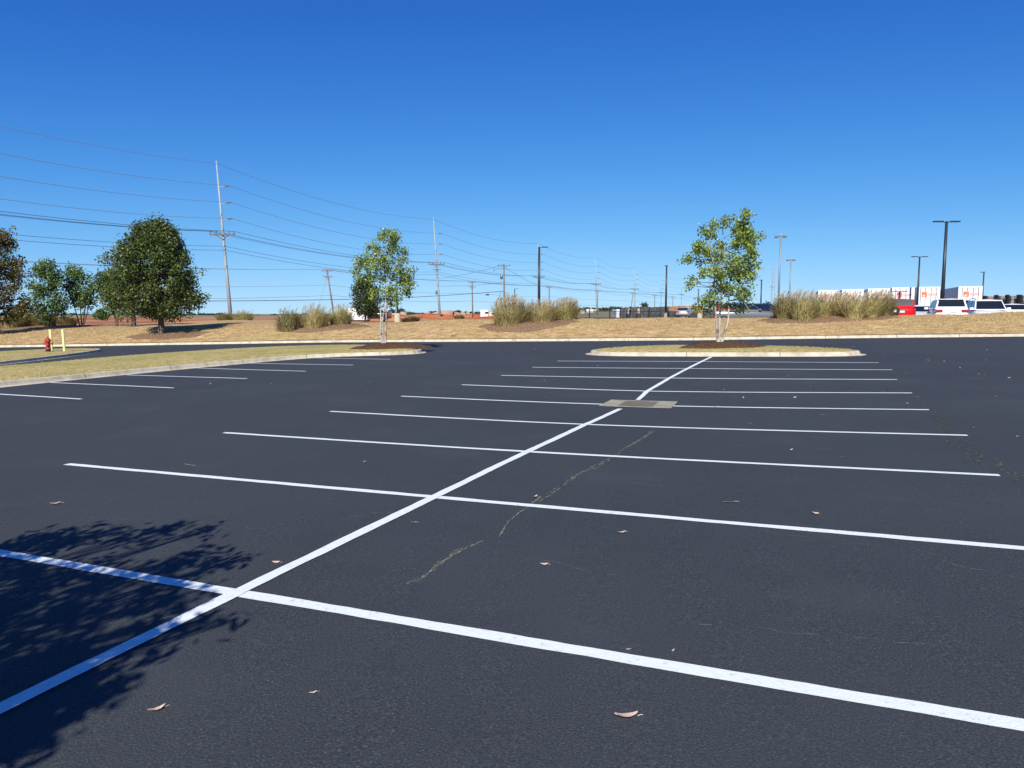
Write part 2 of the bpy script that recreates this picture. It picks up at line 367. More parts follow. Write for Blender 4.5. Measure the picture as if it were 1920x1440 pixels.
crack([(700, 740), (866, 722), (990, 700), (1090, 682)], .03, M['crackd'], .5, .03, 2, 8)
crack([(150, 968), (200, 974), (300, 974), (400, 983), (500, 992)], .006, M['hair'], .45, .01, 1, 9)
crack([(0, 948), (100, 947)], .006, M['hair'], .5, .01, 1, 10)
crack([(1365, 690), (1355, 702), (1368, 712)], .05, M['crackd'], .4, .04, 3, 11)
crack([(1380, 835), (1480, 838), (1560, 842)], .01, M['hair'], .4, .01, 1, 12)
crack([(980, 765), (1100, 800), (1240, 812)], .01, M['crackd'], .7, .02, 1, 13)
crack([(640, 975), (700, 962), (740, 960)], .01, M['hair'], .5, .01, 1, 14)
crack([(1180, 905), (1250, 912), (1400, 920)], .008, M['hair'], .6, .01, 1, 15)
for c, (px, py, rx, ry) in enumerate([(1115, 747, .6, .10)]):
    x, y = onlot(px, py); n = 28; v = [(x, y, lot(x, y)+.0015)]
    for k in range(n):
        t = 2*math.pi*k/n; r = 1+.25*math.sin(3*t+c)+.12*random.random(); X = x+rx*r*math.cos(t); Y = y+ry*r*math.sin(t); v.append((X, Y, lot(X, Y)+.0015))
    MB().add(v, [(0, k+1, (k+1) % n+1) for k in range(n)]).build('stain', M['stain'], lotobj)

# storm drain
dq = [onlot(1122, 762), onlot(1258, 766.5), onlot(1271, 753.5), onlot(1146, 750)]
dr = empty('storm_drain', (*dq[0], lot(*dq[0])), 0, 'square concrete apron with rusty iron grate sunk in the asphalt at the centre line', 'drain')
O = Vector((*dq[0], lot(*dq[0])))
def dpt(u, v, dz):
    a, b, c, d = [Vector((*q, 0)) for q in dq]; p = (a*(1-u)+b*u)*(1-v)+(d*(1-u)+c*u)*v
    return (p.x-O.x, p.y-O.y, lot(p.x, p.y)+dz-O.z)
m = MB(); n = 14
m.add([dpt(i/n, j/n, .0095) for j in range(n+1) for i in range(n+1)], [(j*(n+1)+i, j*(n+1)+i+1, (j+1)*(n+1)+i+1, (j+1)*(n+1)+i) for j in range(n) for i in range(n)])
m.build('concrete_apron', M['apron'], dr)
m = MB()
for k in range(13):
    u = .26+.44*k/12
    m.add([dpt(u, .2, .014), dpt(u+.022, .2, .014), dpt(u+.022, .78, .014), dpt(u, .78, .014)], [(0, 1, 2, 3)])
for v in (.15, .3, .45, .62, .78):
    m.add([dpt(.25, v, .0165), dpt(.74, v, .0165), dpt(.74, v+.05, .0165), dpt(.25, v+.05, .0165)], [(0, 1, 2, 3)])
m.build('grate', M['grate'], dr)

# ---------------------------------------------------------------- terrain beyond the kerb
txs = sorted(set(list(np.linspace(-1.72, -.75, 50))+list(np.linspace(-.75, .75, 430))+list(np.linspace(.75, 1.19, 30))))
offs = [.185, .6, 1, 1.5, 2, 2.6, 3.2, 3.8, 4.5, 5.2, 6, 6.6, 7, 7.7, 8.5, 9.5, 11, 13, 15, 17.5, 20, 23, 27, 31, 36, 41, 45, 52, 60, 70, 80, 90, 100, 120, 145, 175, 210, 250, 320, 420, 560, 720, 900, 1400, 2200, 3400, 5000]
V = {}
def cls(t, o):
    px = 960+t*F
    if px > 1085: return 'rear_parking_lot' if 9.5 <= o < 100 else ('lawn' if o < 9.5 else 'far_ground')
    if o < 9.5: return 'lawn'
    lim = float(np.interp(px, [-1400, 0, 60, 230, 330, 450, 600, 640, 700, 860, 960, 1085], [9, 9, 17, 27, 45, 60, 60, 24, 24, 45, 60, 27]))
    if o < lim: return 'lawn'
    return 'dirt_field' if o < 250 else 'far_ground'
parts = {k: (MB(), {}) for k in ('lawn', 'rear_parking_lot', 'dirt_field', 'far_ground')}
def tv(kind, i, j):
    mb, d = parts[kind]
    if (i, j) not in d:
        t = txs[i]; o = offs[j]; Y = Yk(t)+o; X = t*Y; d[i, j] = len(mb.v); mb.v.append((X, Y, terr(X, Y)))
    return d[i, j]
for i in range(len(txs)-1):
    for j in range(len(offs)-1):
        k = cls((txs[i]+txs[i+1])/2, (offs[j]+offs[j+1])/2)
        parts[k][0].f.append((tv(k, i, j), tv(k, i+1, j), tv(k, i+1, j+1), tv(k, i, j+1)))
for k, mm in (('lawn', 'lawn'), ('rear_parking_lot', 'rearlot'), ('dirt_field', 'dirt'), ('far_ground', 'farlawn')):
    tag(parts[k][0].build(k, M[mm], smooth=True), kind='structure')
# base ground sheet far below everything to the horizon, behind and beside the camera
MB().add([(-9000, -6000, -3.2), (9000, -6000, -3.2), (9000, 9000, -3.2), (-9000, 9000, -3.2)], [(0, 1, 2, 3)]).build('ground', M['farlawn'])['kind'] = 'structure'

# ---------------------------------------------------------------- kerbs and islands
def kerb(pts, inward, closed, name='kerb', parent=None, gutter=.2, h=.15, zb=None):
    """pts: foot line; inward: +1 if the kept side is left of travel"""
    P = [Vector((*p, 0)) for p in pts]; n = len(P); m = MB(); prof = [(-gutter, .006), (-.02, .012), (.0, .03), (.035, h-.02), (.06, h), (.18, h), (.19, h-.05)]
    v = []
    for i in range(n):
        a = P[(i-1) % n] if closed else P[max(i-1, 0)]; b = P[(i+1) % n] if closed else P[min(i+1, n-1)]
        d = (b-a).normalized(); s = Vector((-d.y, d.x, 0))*inward
        for o, z in prof:
            q = P[i]+s*o; v.append((q.x, q.y, lot(q.x, q.y)+z))
    w = len(prof); rg = range(n) if closed else range(n-1)
    m.add(v, [(i*w+k, i*w+k+1, ((i+1) % n)*w+k+1, ((i+1) % n)*w+k) for i in rg for k in range(w-1)])
    o = m.build(name, M['concrete'], parent, fix=True)
    # expansion joints
    m = MB(); acc = 0
    for i in range(n-1):
        acc += (P[i+1]-P[i]).length
        if acc > 3.05:
            acc = 0; d = (P[i+1]-P[i]).normalized(); s = Vector((-d.y, d.x, 0))*inward; q = []
            for oo, z in prof[1:6]:
                for sg in (-.012, .012):
                    p = P[i]+s*(oo-.003)+d*sg; q.append((p.x, p.y, lot(p.x, p.y)+z+.003))
            m.add(q, [(2*k, 2*k+1, 2*k+3, 2*k+2) for k in range(4)])
    if m.v: m.build('joint', M['joint'], o)
    return o
def dense(P, step=.5, closed=False):
    out = []; n = len(P)
    for i in range(n if closed else n-1):
        a = Vector((*P[i], 0)); b = Vector((*P[(i+1) % n], 0)); k = max(1, int((b-a).length/step))
        for j in range(k): c = a.lerp(b, j/k); out.append((c.x, c.y))
    if not closed: out.append(tuple(P[-1]))
    return out
tag(kerb(dense(KPs, .8), 1, False, 'kerb'), kind='structure')
def inset(P, d):
    n = len(P); out = []
    for i in range(n):
        a = Vector(P[(i-1) % n]); b = Vector(P[(i+1) % n]); t = (b-a).normalized(); s = Vector((-t.y, t.x)); q = Vector(P[i])+s*d; out.append((q.x, q.y))
    return out
def island(pts, h=.15, crown=.07, gutter=.2):
    """pts CCW world outline of the kerb foot"""
    k = kerb(pts, 1, True, 'island', gutter=gutter); tag(k, kind='structure')
    g = MB(); base = inset(pts, .17); cx = sum(p[0] for p in base)/len(base); cy = sum(p[1] for p in base)/len(base); n = len(base)
    rings = [0, .12, .3, .5, .7]
    # fill: triangulated sheet via bmesh, subdivided by rings toward the inner offset
    layers = [base]+[inset(pts, .17+r) for r in (.25, .6, 1.0)]
    for li, L in enumerate(layers):
        for (x, y) in L: g.v.append((x, y, lot(x, y)+h-.012+crown*min(1, li/2)))
    for li in range(len(layers)-1):
        for i in range(n):
            j = (i+1) % n; g.f.append((li*n+i, li*n+j, (li+1)*n+j, (li+1)*n+i))
    g.f.append(tuple((len(layers)-1)*n+i for i in range(n)))
    me = g.build('grass', M['isle'], k)
    bm = bmesh.new(); bm.from_mesh(me.data); bmesh.ops.triangulate(bm, faces=[f for f in bm.faces if len(f.verts) > 4]); bm.to_mesh(me.data); bm.free()
    return k
def outline(P, step=.3, it=4):
    """uniform, smoothed closed outline, counter-clockwise"""
    P = [Vector((*p, 0)) for p in ccw(list(P))]
    for rnd in range(3):
        L = [(P[(i+1) % len(P)]-P[i]).length for i in range(len(P))]; T = sum(L); n = int(T/step); out = []; i = 0; acc = 0
        for k in range(n):
            d = T*k/n
            while acc+L[i] < d: acc += L[i]; i += 1
            out.append(P[i].lerp(P[(i+1) % len(P)], (d-acc)/max(L[i], 1e-9)))
        P = out
        for _ in range(it if rnd < 2 else 2): P = [(P[i-1]+P[i]*2+P[(i+1) % len(P)])/4 for i in range(len(P))]
    return [(p.x, p.y) for p in P]
def ccw(P):
    a = sum(P[i][0]*P[(i+1) % len(P)][1]-P[(i+1) % len(P)][0]*P[i][1] for i in range(len(P)))
    return P if a > 0 else P[::-1]
# right island (rounded rectangle-ish) : near edge on the asphalt
H = .15
def top(px, py): return onlot(px, py, H)
isleR = [onlot(1140, 667.6), onlot(1250, 668.3), onlot(1400, 668.6), onlot(1540, 668.6), onlot(1592, 668.2), onlot(1620, 666.5), onlot(1634, 664), top(1622, 657.5), top(1590, 654.3), top(1540, 651.8), top(1480, 649.6), top(1400, 648.0),
         top(1300, 647.2), top(1240, 648.0), top(1180, 650.0), top(1130, 653.2), top(1103, 656.3), onlot(1093, 663), onlot(1112, 666.2)]
isleR = outline(isleR)
IR = island(isleR)
# left median: long, running out of the frame on the left
ml = [onlot(805, 661.5), onlot(790, 664.8), onlot(760, 666.5), onlot(700, 667.0), onlot(625, 667.6), onlot(590, 670), onlot(500, 677.5), onlot(400, 687), onlot(300, 695.5), onlot(200, 706), onlot(100, 715.5), onlot(0, 725.5), onlot(-220, 750)]
mt = [top(-700, 718), top(-220, 702), top(0, 687.5), top(200, 669.5), top(330, 660.5), top(450, 653.0), top(560, 648.4), top(640, 646.6), top(700, 646.3), top(760, 649.0), top(795, 653.5), top(808, 658)]
pl = onlot(-700, 800)
medL = outline(ml+[pl]+mt, .4, 14)
IL = island(medL)
# hydrant strip
hs = [onlot(203, 656.5), onlot(190, 660), onlot(150, 666.5), onlot(100, 673), onlot(50, 678.8), onlot(0, 684.8), onlot(-200, 707), onlot(-600, 752), top(-600, 690), top(-200, 668), top(0, 660), top(60, 656), top(120, 653.6), top(170, 652.8), top(196, 653.6)]
hydL = outline(hs, .4, 10); IH = island(hydL, gutter=.04)

def mound(cx, cy, rx, ry, h, m, name='mulch_bed', base=None, rz=0, n=40, rings=9):
    base = base or terr; mb = MB(); c, s = math.cos(rz), math.sin(rz); ph = random.random()*6
    mb.v.append((cx, cy, base(cx, cy)+h))
    for r in range(1, rings+1):
        for k in range(n):
            t = 2*math.pi*k/n; q = r/rings*(1+.08*math.sin(3*t+ph)+.05*math.sin(7*t+ph)); x = rx*q*math.cos(t); y = ry*q*math.sin(t)
            X = cx+x*c-y*s; Y = cy+x*s+y*c; rr_ = r/rings
            mb.v.append((X, Y, base(X, Y)+h*(1-rr_**2)+.01+(random.uniform(-.02, .03) if r < rings else -.03)))
    mb.f += [(0, k+1, (k+1) % n+1) for k in range(n)]
    mb.f += [(1+r*n+k, 1+(r+1)*n+k, 1+(r+1)*n+(k+1) % n, 1+r*n+(k+1) % n) for r in range(rings-1) for k in range(n)]
    return tag(mb.build(name, m, smooth=True, fix=True), kind='stuff')
ibase = lambda x, y: lot(x, y)+H+.04
m1 = onlot(1352, 651, .2); m1 = (m1[0], m1[1]+.2)
mound(m1[0], m1[1], 1.75, 1.35, .22, M['mulch'], base=ibase)
m2 = onlot(727, 652.5, .2); m2 = (m2[0], m2[1]+.2)
mound(m2[0], m2[1], 1.95, 1.5, .22, M['mulch'], base=ibase)

# ---------------------------------------------------------------- vegetation
def quadleaves(mb, C, size, aspect=.55, flat=.0):
    """append one folded leaf per centre (numpy n x 3)"""
    n = len(C)
    if n == 0: return
    a = rng.normal(size=(n, 3)); a[:, 2] = a[:, 2]*(1-flat)-.25; a /= np.linalg.norm(a, axis=1)[:, None]
    b = rng.normal(size=(n, 3)); b -= (b*a).sum(1)[:, None]*a; b /= np.linalg.norm(b, axis=1)[:, None]
    s = size*rng.uniform(.6, 1.35, n)[:, None]; w = s*aspect*.5
    p0 = C-a*s*.5; p1 = C+b*w; p2 = C+a*s*.5; p3 = C-b*w
    P = np.stack([p0, p1, p2, p3], 1).reshape(-1, 3); base = len(mb.v)
    mb.v += [tuple(x) for x in P.tolist()]
    mb.f += [(base+4*i, base+4*i+1, base+4*i+2, base+4*i+3) for i in range(n)]
def blobleaves(mb, blobs, per, size, shell=.45, clump=9, aspect=.55, spread=.16):
    """blobs: list (center, r). leaves hang in small clumps near the outside of each blob"""
    for c, r in blobs:
        k = max(3, int(per*r*r)); nc = max(3, k//clump)
        d = rng.normal(size=(nc, 3)); d /= np.linalg.norm(d, axis=1)[:, None]
        q = np.array(c)+d*(r*(shell+(1-shell)*rng.random(nc)[:, None]**.6))*np.array([1, 1, .85])
        cc = np.repeat(q, clump, 0)+rng.normal(size=(nc*clump, 3))*spread
        quadleaves(mb, cc, size, aspect)
def bez(p0, p1, p2, n=6): return [p0*(1-t)**2+p1*2*t*(1-t)+p2*t*t for t in [k/n for k in range(n+1)]]
def limbs(mb, stems, blobs, r0=.04, twig=True):
    """join every blob to the nearest suitable point on a stem"""
    for c, r in blobs:
        c = Vector(c); best = None
        for st in stems:
            for i, (p, rad) in enumerate(st):
                if p.z > c.z-.1*r: continue
                d = (p-c).length+.6*max(0, (c.z-p.z)-1.2*math.hypot(c.x-p.x, c.y-p.y)-.3)
                if best is None or d < best[0]: best = (d, p, rad)
        if best is None: best = (0, stems[0][min(2, len(stems[0])-1)][0], stems[0][0][1])
        p = best[1]; L = (c-p).length; mid = p.lerp(c, .5)+Vector((0, 0, -.08*L)); rr0 = min(best[2]*.6, r0)
        pts = bez(p, mid, c, 5); mb.tube(pts, [rr0*(1-.75*k/5) for k in range(6)], 5, False)
        if twig:
            for _ in range(4):
                d = Vector(rng.normal(size=3)).normalized()*r*.8; mb.tube([c.lerp(p, .15), c+d*.5+Vector((0, 0, .05)), c+d], [rr0*.3, rr0*.2, rr0*.08], 3, False)
def tree_from(px_stems, px_blobs, Y, conv, name, label, cat, leafm, barkm, leaf, per, depthr, stemr, group=None, spread=.14, clump=9, extra=None, r0=.04, aspect=.55):
    """px_stems: list of polylines surveyed off the photo; converted to metres at distance Y; each blob gets its own depth"""
    base = at(*conv(*px_stems[0][0]), Y); gz = extra if extra is not None else base.z
    root = empty(name, (base.x, base.y, gz), 0, label, cat, group); O_ = Vector((base.x, base.y, gz))
    stems = []
    for si, st in enumerate(px_stems):
        P = [at(*conv(*p), Y)-O_ for p in st]; n = len(P); ph = rng.uniform(-1, 1)
        for i, p in enumerate(P): p.y += ph*depthr*.45*(i/(n-1))
        P[0].z = min(P[0].z, -.05)
        Q = smoothline([tuple(p) for p in P], 4); Q = [Vector(q) for q in Q]; m_ = len(Q)
        rad = [stemr*(1-.8*(k/(m_-1))**.8) for k in range(m_)]; rad[0] *= 1.25
        MB().tube(Q, rad, 9).build('trunk', barkm, root, smooth=True); stems.append(list(zip(Q, rad)))
    s = Y/F/conv(1, 0, True) if False else Y/F
    blobs = []
    ax = sum(b[0] for b in px_blobs)/len(px_blobs); sqz = .91 if ax > 600 else .96
    for (x, y, r) in px_blobs:
        x = ax+(x-ax)*sqz
        q = conv(x, y); k = conv.scale; c = at(*q, Y)-O_; rr_ = r/k*Y/F
        # crown is round in plan: depth limited by distance from the axis
        c.y += rng.uniform(-1, 1)*depthr*.75; rr_ *= .97; blobs.append(((c.x, c.y, c.z), rr_))
        if rng.random() < .4: blobs.append(((c.x+rng.normal()*rr_*.3, rng.uniform(-1, 1)*depthr, c.z+rng.normal()*rr_*.3), rr_*.75))
    lb = MB(); limbs(lb, stems, blobs, r0); lb.build('limb', M['bark'], root, smooth=True)
    mb = MB(); blobleaves(mb, blobs, per, leaf, .3, clump, aspect, spread); mb.build('crown', leafm, root)
    return root
class Conv:
    def __init__(s, x0, y0, k): s.x0, s.y0, s.scale = x0, y0, k
    def __call__(s, x, y, *a): return (s.x0+x/s.scale, s.y0+y/s.scale)
RB = [(905,130,45),(985,165,38),(760,180,52),(690,200,45),(560,260,50),(620,290,50),(900,240,65),(960,290,65),(1060,310,48),(1080,385,38),(880,310,55),(820,270,48),(480,390,46),(440,485,42),(410,520,28),(520,400,46),(560,440,36),(750,380,50),(850,380,55),(930,370,55),(650,450,42),(540,520,40),(700,500,42),(780,460,46),(960,470,50),(1020,510,50),(1085,555,42),(1040,620,46),(600,620,55),(520,640,46),(470,690,40),(440,735,28),(650,680,44),(820,580,56),(900,570,56),(830,640,56),(920,640,56),(970,690,46),(740,640,40),(740,740,50),(800,780,55),(880,800,56),(950,800,48),(980,860,32),(900,850,42),(640,800,40),(700,860,26),(590,860,42),(510,880,38),(530,940,46),(620,930,50),(690,920,36),(620,990,22),(850,930,44),(940,940,40),(990,960,22)]
RS = [[(697,1262),(690,1150),(680,1050),(665,900),(655,760),(655,600),(610,430),(620,300)], [(712,1262),(715,1120),(722,960),(735,830),(735,640),(760,440),(740,220)], [(735,1250),(765,1160),(790,1090),(800,1000),(803,880),(815,700),(860,450),(900,180)]]
c1 = Conv(1200, 380, 4.8)
yR = m1[1]-.05
tree_from(RS, RB, yR, c1, 'young_tree', 'slim young tree with three pale stems on the mulch of the right-hand kerbed island', 'tree', M['limeleaf'], M['palebark'], .118, 3200, 1.2, .062, spread=.10, clump=8, extra=lot(*m1)+H+.24)
LB_ = [(390,190,46),(460,190,46),(340,210,36),(500,240,46),(440,270,46),(300,290,48),(260,320,40),(420,340,46),(480,320,40),(550,350,44),(330,360,36),(560,430,36),(230,400,44),(150,430,48),(110,470,34),(200,450,44),(300,440,44),(370,420,44),(430,430,46),(330,500,50),(150,540,44),(110,580,30),(230,520,40),(400,500,46),(500,500,44),(560,520,44),(640,520,38),(580,570,44),(620,640,46),(650,650,30),(540,620,46),(460,590,46),(380,590,50),(300,580,46),(250,600,36),(490,690,50),(560,700,44),(600,720,28),(420,700,40),(330,690,44),(290,730,34),(380,760,40),(470,760,44),(530,790,26),(500,820,22),(430,810,30)]
LS = [[(366,1168),(352,1060),(350,960),(337,800),(290,650),(240,500)], [(394,1166),(402,1060),(407,960),(405,800),(400,600),(400,400),(430,250)], [(378,1166),(375,1060),(372,960),(395,850),(430,650),(490,480),(540,380)]]
c2 = Conv(640, 400, 4.8)
tree_from(LS, LB_, m2[1]-.05, c2, 'young_tree', 'thin birch-like young tree with white stems on the mulch of the left grass median', 'tree', M['limeleaf'], M['palebark'], .112, 2700, 1.2, .055, spread=.10, clump=8, extra=lot(*m2)+H+.24)

def crown_tree(base, stems, rows, Y, label, leafm, barkm, leaf, nleaf, name='oak_tree', cat='tree', stemr=.22, dens=1.0, depth=.9, clump=9, spread=.2, nblob=90, tips=(), group=None, blobr=.13):
    """rows: silhouette (py, pxl, pxr) top to bottom; fills an ellipsoidal volume of that outline with leaf clumps"""
    root = empty(name, base, 0, label, cat, group); O_ = Vector(base)
    rows = sorted(rows); ry = [r[0] for r in rows]; S = []
    for st in stems:
        P = [at(x, y, Y)-O_ for x, y in st]; P[0].z = min(-.05, P[0].z); ph = rng.uniform(-.3, .3); n = len(P)
        for i, p in enumerate(P): p.y += ph*(i/(n-1)) * 1.5 if len(stems) > 1 else 0
        Q = [Vector(q) for q in smoothline([tuple(p) for p in P], 4)]; m_ = len(Q)
        rad = [stemr*(1-.75*k/(m_-1)) for k in range(m_)]; rad[0] *= 1.2
        MB().tube(Q, rad, 9).build('trunk', barkm, root, smooth=True); S.append(list(zip(Q, rad)))
    wmax = max(r[2]-r[1] for r in rows); blobs = []
    for k in range(nblob):
        y = rng.uniform(ry[0], ry[-1]); xl = np.interp(y, ry, [r[1] for r in rows]); xr = np.interp(y, ry, [r[2] for r in rows])
        if rng.random() > ((xr-xl)/wmax)**.8: y = rng.uniform(ry[0], ry[-1]); xl = np.interp(y, ry, [r[1] for r in rows]); xr = np.interp(y, ry, [r[2] for r in rows])
        hw = (xr-xl)/2; ang = rng.uniform(0, 2*math.pi); rad = rng.random()**.35; rb = wmax*blobr*rng.uniform(.6, 1.1)
        rb = min(rb, hw*.9+2)
        x = (xl+xr)/2+max(0, hw-rb*.9)*rad*math.cos(ang); dy = max(0, hw-rb*.9)*rad*math.sin(ang)*Y/F*depth
        c = at(x, y, Y)-O_; blobs.append(((c.x, dy, c.z), rb*Y/F))
    for (x, y, r) in tips: c = at(x, y, Y)-O_; blobs.append(((c.x, rng.uniform(-.5, .5), c.z), r*Y/F))
    lb = MB(); limbs(lb, S, blobs, stemr*.4, twig=False); lb.build('limb', barkm, root, smooth=True)
    tot = sum(r*r for c, r in blobs); mb = MB(); blobleaves(mb, blobs, nleaf/tot, leaf, .55, clump, .6, spread); mb.build('crown', leafm, root)
    return root
# the big oak and its neighbours
bo = hit(303, 628)
crown_tree(bo, [[(303, 629), (302, 600), (300, 560), (292, 500), (290, 440)]],
           [(420, 270, 308), (428, 256, 322), (445, 242, 341), (462, 220, 350), (474, 203, 354), (492, 192, 363), (508, 197, 377), (525, 205, 366), (545, 212, 388), (565, 215, 386), (580, 236, 382), (590, 262, 345)], bo.y,
           'big dense dark-leaved oak on the grass berm casting a wide shadow', M['oakleaf'], M['bark'], .17, 36000, nblob=230, stemr=.24, tips=[(388, 556, 6), (262, 424, 6), (197, 486, 8), (192, 492, 6), (289, 415, 8), (380, 510, 6)], blobr=.085, spread=.16)
b5 = place(251, bo.y+10); crown_tree(b5, [[(251, 616), (250, 590), (247, 560), (240, 520)]], [(485, 225, 262), (505, 205, 285), (530, 190, 300), (560, 195, 290), (590, 215, 282)], b5.y,
           'dark-trunked oak standing close behind the big oak on its left', M['oakleaf'], M['bark'], .2, 7000, nblob=60, stemr=.22)
b4 = place(219, bo.y+14); crown_tree(b4, [[(218, 606), (216, 592), (208, 570), (200, 540)], [(219, 606), (223, 590), (232, 565), (236, 540)]], [(508, 190, 212), (520, 178, 222), (540, 172, 245), (560, 182, 245), (575, 188, 240), (583, 205, 230)], b4.y,
           'small olive-green two-stemmed tree on the lawn left of the big oak', M['oakleaf'], M['bark'], .2, 4500, nblob=60, stemr=.1, name='small_tree')
b3 = place(152, bo.y+14); crown_tree(b3, [[(150, 607), (143, 590), (137, 570), (130, 540)], [(153, 607), (152, 585), (150, 560), (150, 530)], [(156, 607), (163, 590), (168, 570), (172, 540)], [(154, 607), (158, 588), (160, 560), (158, 520)]],
           [(502, 128, 145), (512, 122, 165), (530, 118, 180), (550, 120, 185), (568, 128, 180), (580, 150, 175)], b3.y,
           'vase-shaped myrtle tree with bare fanning stems between two fuller trees', M['bluleaf'], M['bark'], .2, 4200, nblob=55, stemr=.06, name='myrtle_tree')
b2 = place(87, bo.y+12); crown_tree(b2, [[(86, 614), (84, 590), (82, 550), (84, 520)], [(90, 614), (95, 585), (100, 545)]], [(492, 85, 102), (500, 66, 112), (518, 58, 117), (540, 54, 122), (565, 56, 126), (590, 66, 122), (600, 85, 118)], b2.y,
           'bright green myrtle tree rising behind the olive shrubs left of the hydrant', M['bluleaf'], M['bark'], .2, 5500, nblob=75, stemr=.08, name='myrtle_tree')
b1 = place(-5, bo.y+4); crown_tree(b1, [[(-5, 628), (-4, 590), (-6, 540), (-5, 480)]], [(440, -30, 12), (455, -50, 22), (475, -70, 30), (490, -80, 47), (515, -85, 50), (525, -90, 38), (550, -90, 50), (575, -80, 62), (592, -60, 55), (600, -40, 30)], b1.y,
           'rust and green autumn tree cut by the left edge of the photo', M['redleaf'], M['bark'], .19, 16000, nblob=150, stemr=.2, tips=[(18, 430, 3), (15, 438, 3), (10, 446, 6)], name='autumn_tree', blobr=.08, spread=.17)
b7 = place(685, 74); crown_tree(b7, [[(685, 605), (685, 590), (683, 560), (682, 540)]], [(522, 678, 692), (532, 668, 700), (545, 658, 712), (558, 656, 716), (570, 658, 720), (585, 664, 716), (590, 672, 708)], b7.y,
           'dark round-crowned tree beside the white truck behind the left median tree', M['darkleaf'], M['bark'], .2, 7500, nblob=80, stemr=.13, name='dark_tree')
mb = mound(bo.x+.6, bo.y-.2, 3.0, 1.4, .06, M['pine'], 'pine_straw_bed')
# shade tree behind and left of the camera (its shadow falls on the near stalls)
def shade_tree():
    base = Vector((-6.3, -2.2, lot(-6.3, -2.2))); root = empty('shade_tree', base, 0, 'broad-leaved tree beside the near stalls that throws the leafy shadow at lower left', 'tree')
    stem = [Vector((0, 0, -.05)), Vector((.05, 0, 1.2)), Vector((-.05, .1, 2.6)), Vector((.1, 0, 4.2)), Vector((.1, 0, 5.6))]
    rad = [.17, .13, .11, .07, .03]; MB().tube(stem, rad, 10).build('trunk', M['bark'], root, smooth=True)
    # clump positions chosen from the outline of the shadow on the asphalt
    tan = math.tan(SUN_EL); dx = -math.sin(SUN_AZ)/tan; dy = -math.cos(SUN_AZ)/tan; blobs = []
    pts = [(120, 1010, .36), (200, 1000, .22), (300, 1000, .25), (360, 1003, .17), (385, 995, .12), (330, 985, .14), (230, 1010, .2), (60, 1020, .38), (0, 1030, .4), (40, 1090, .4), (120, 1080, .34), (200, 1090, .33), (280, 1070, .28),
           (340, 1060, .24), (400, 1065, .18), (440, 1055, .12), (455, 1050, .07), (370, 1040, .2), (300, 1110, .26), (350, 1125, .2), (240, 1140, .26), (160, 1140, .3), (80, 1160, .36), (0, 1140, .36), (-60, 1080, .5), (-80, 1180, .5),
           (400, 1165, .13), (425, 1170, .09), (310, 1165, .2), (335, 1185, .1), (300, 1215, .12), (240, 1190, .22), (160, 1210, .27), (60, 1230, .3), (-20, 1250, .36), (190, 1270, .17), (200, 1300, .14), (120, 1290, .24), (40, 1310, .27),
           (150, 1335, .13), (90, 1360, .17), (20, 1380, .26), (10, 1330, .26), (60, 1330, .26), (110, 1310, .24), (70, 1270, .3), (0, 1420, .2), (30, 1410, .16), (130, 1250, .26), (60, 1415, .12), (-40, 1400, .24), (-100, 1320, .45), (-150, 1220, .5), (-200, 1100, .5), (-200, 1020, .5), (-260, 1300, .5), (-330, 1180, .5), (-150, 1420, .4), (-300, 1040, .5)]
    for px, py, r in pts:
        X, Y = onlot(px, py); h = rng.uniform(2.0, 3.6)
        c = Vector((X-dx*h, Y-dy*h, lot(X, Y)+h)); c.x += -.0; blobs.append(((c.x-base.x, c.y-base.y, c.z-base.z), r*.85))
    S = [list(zip([Vector(q) for q in smoothline([tuple(p) for p in stem], 4)], [.1]*17))]
    lb = MB(); limbs(lb, S, blobs, .03); lb.build('limb', M['bark'], root, smooth=True)
    mb = MB(); blobleaves(mb, blobs, 1900, .105, .1, 5, .5, .06); mb.build('crown', M['oakleaf'], root)
shade_tree()

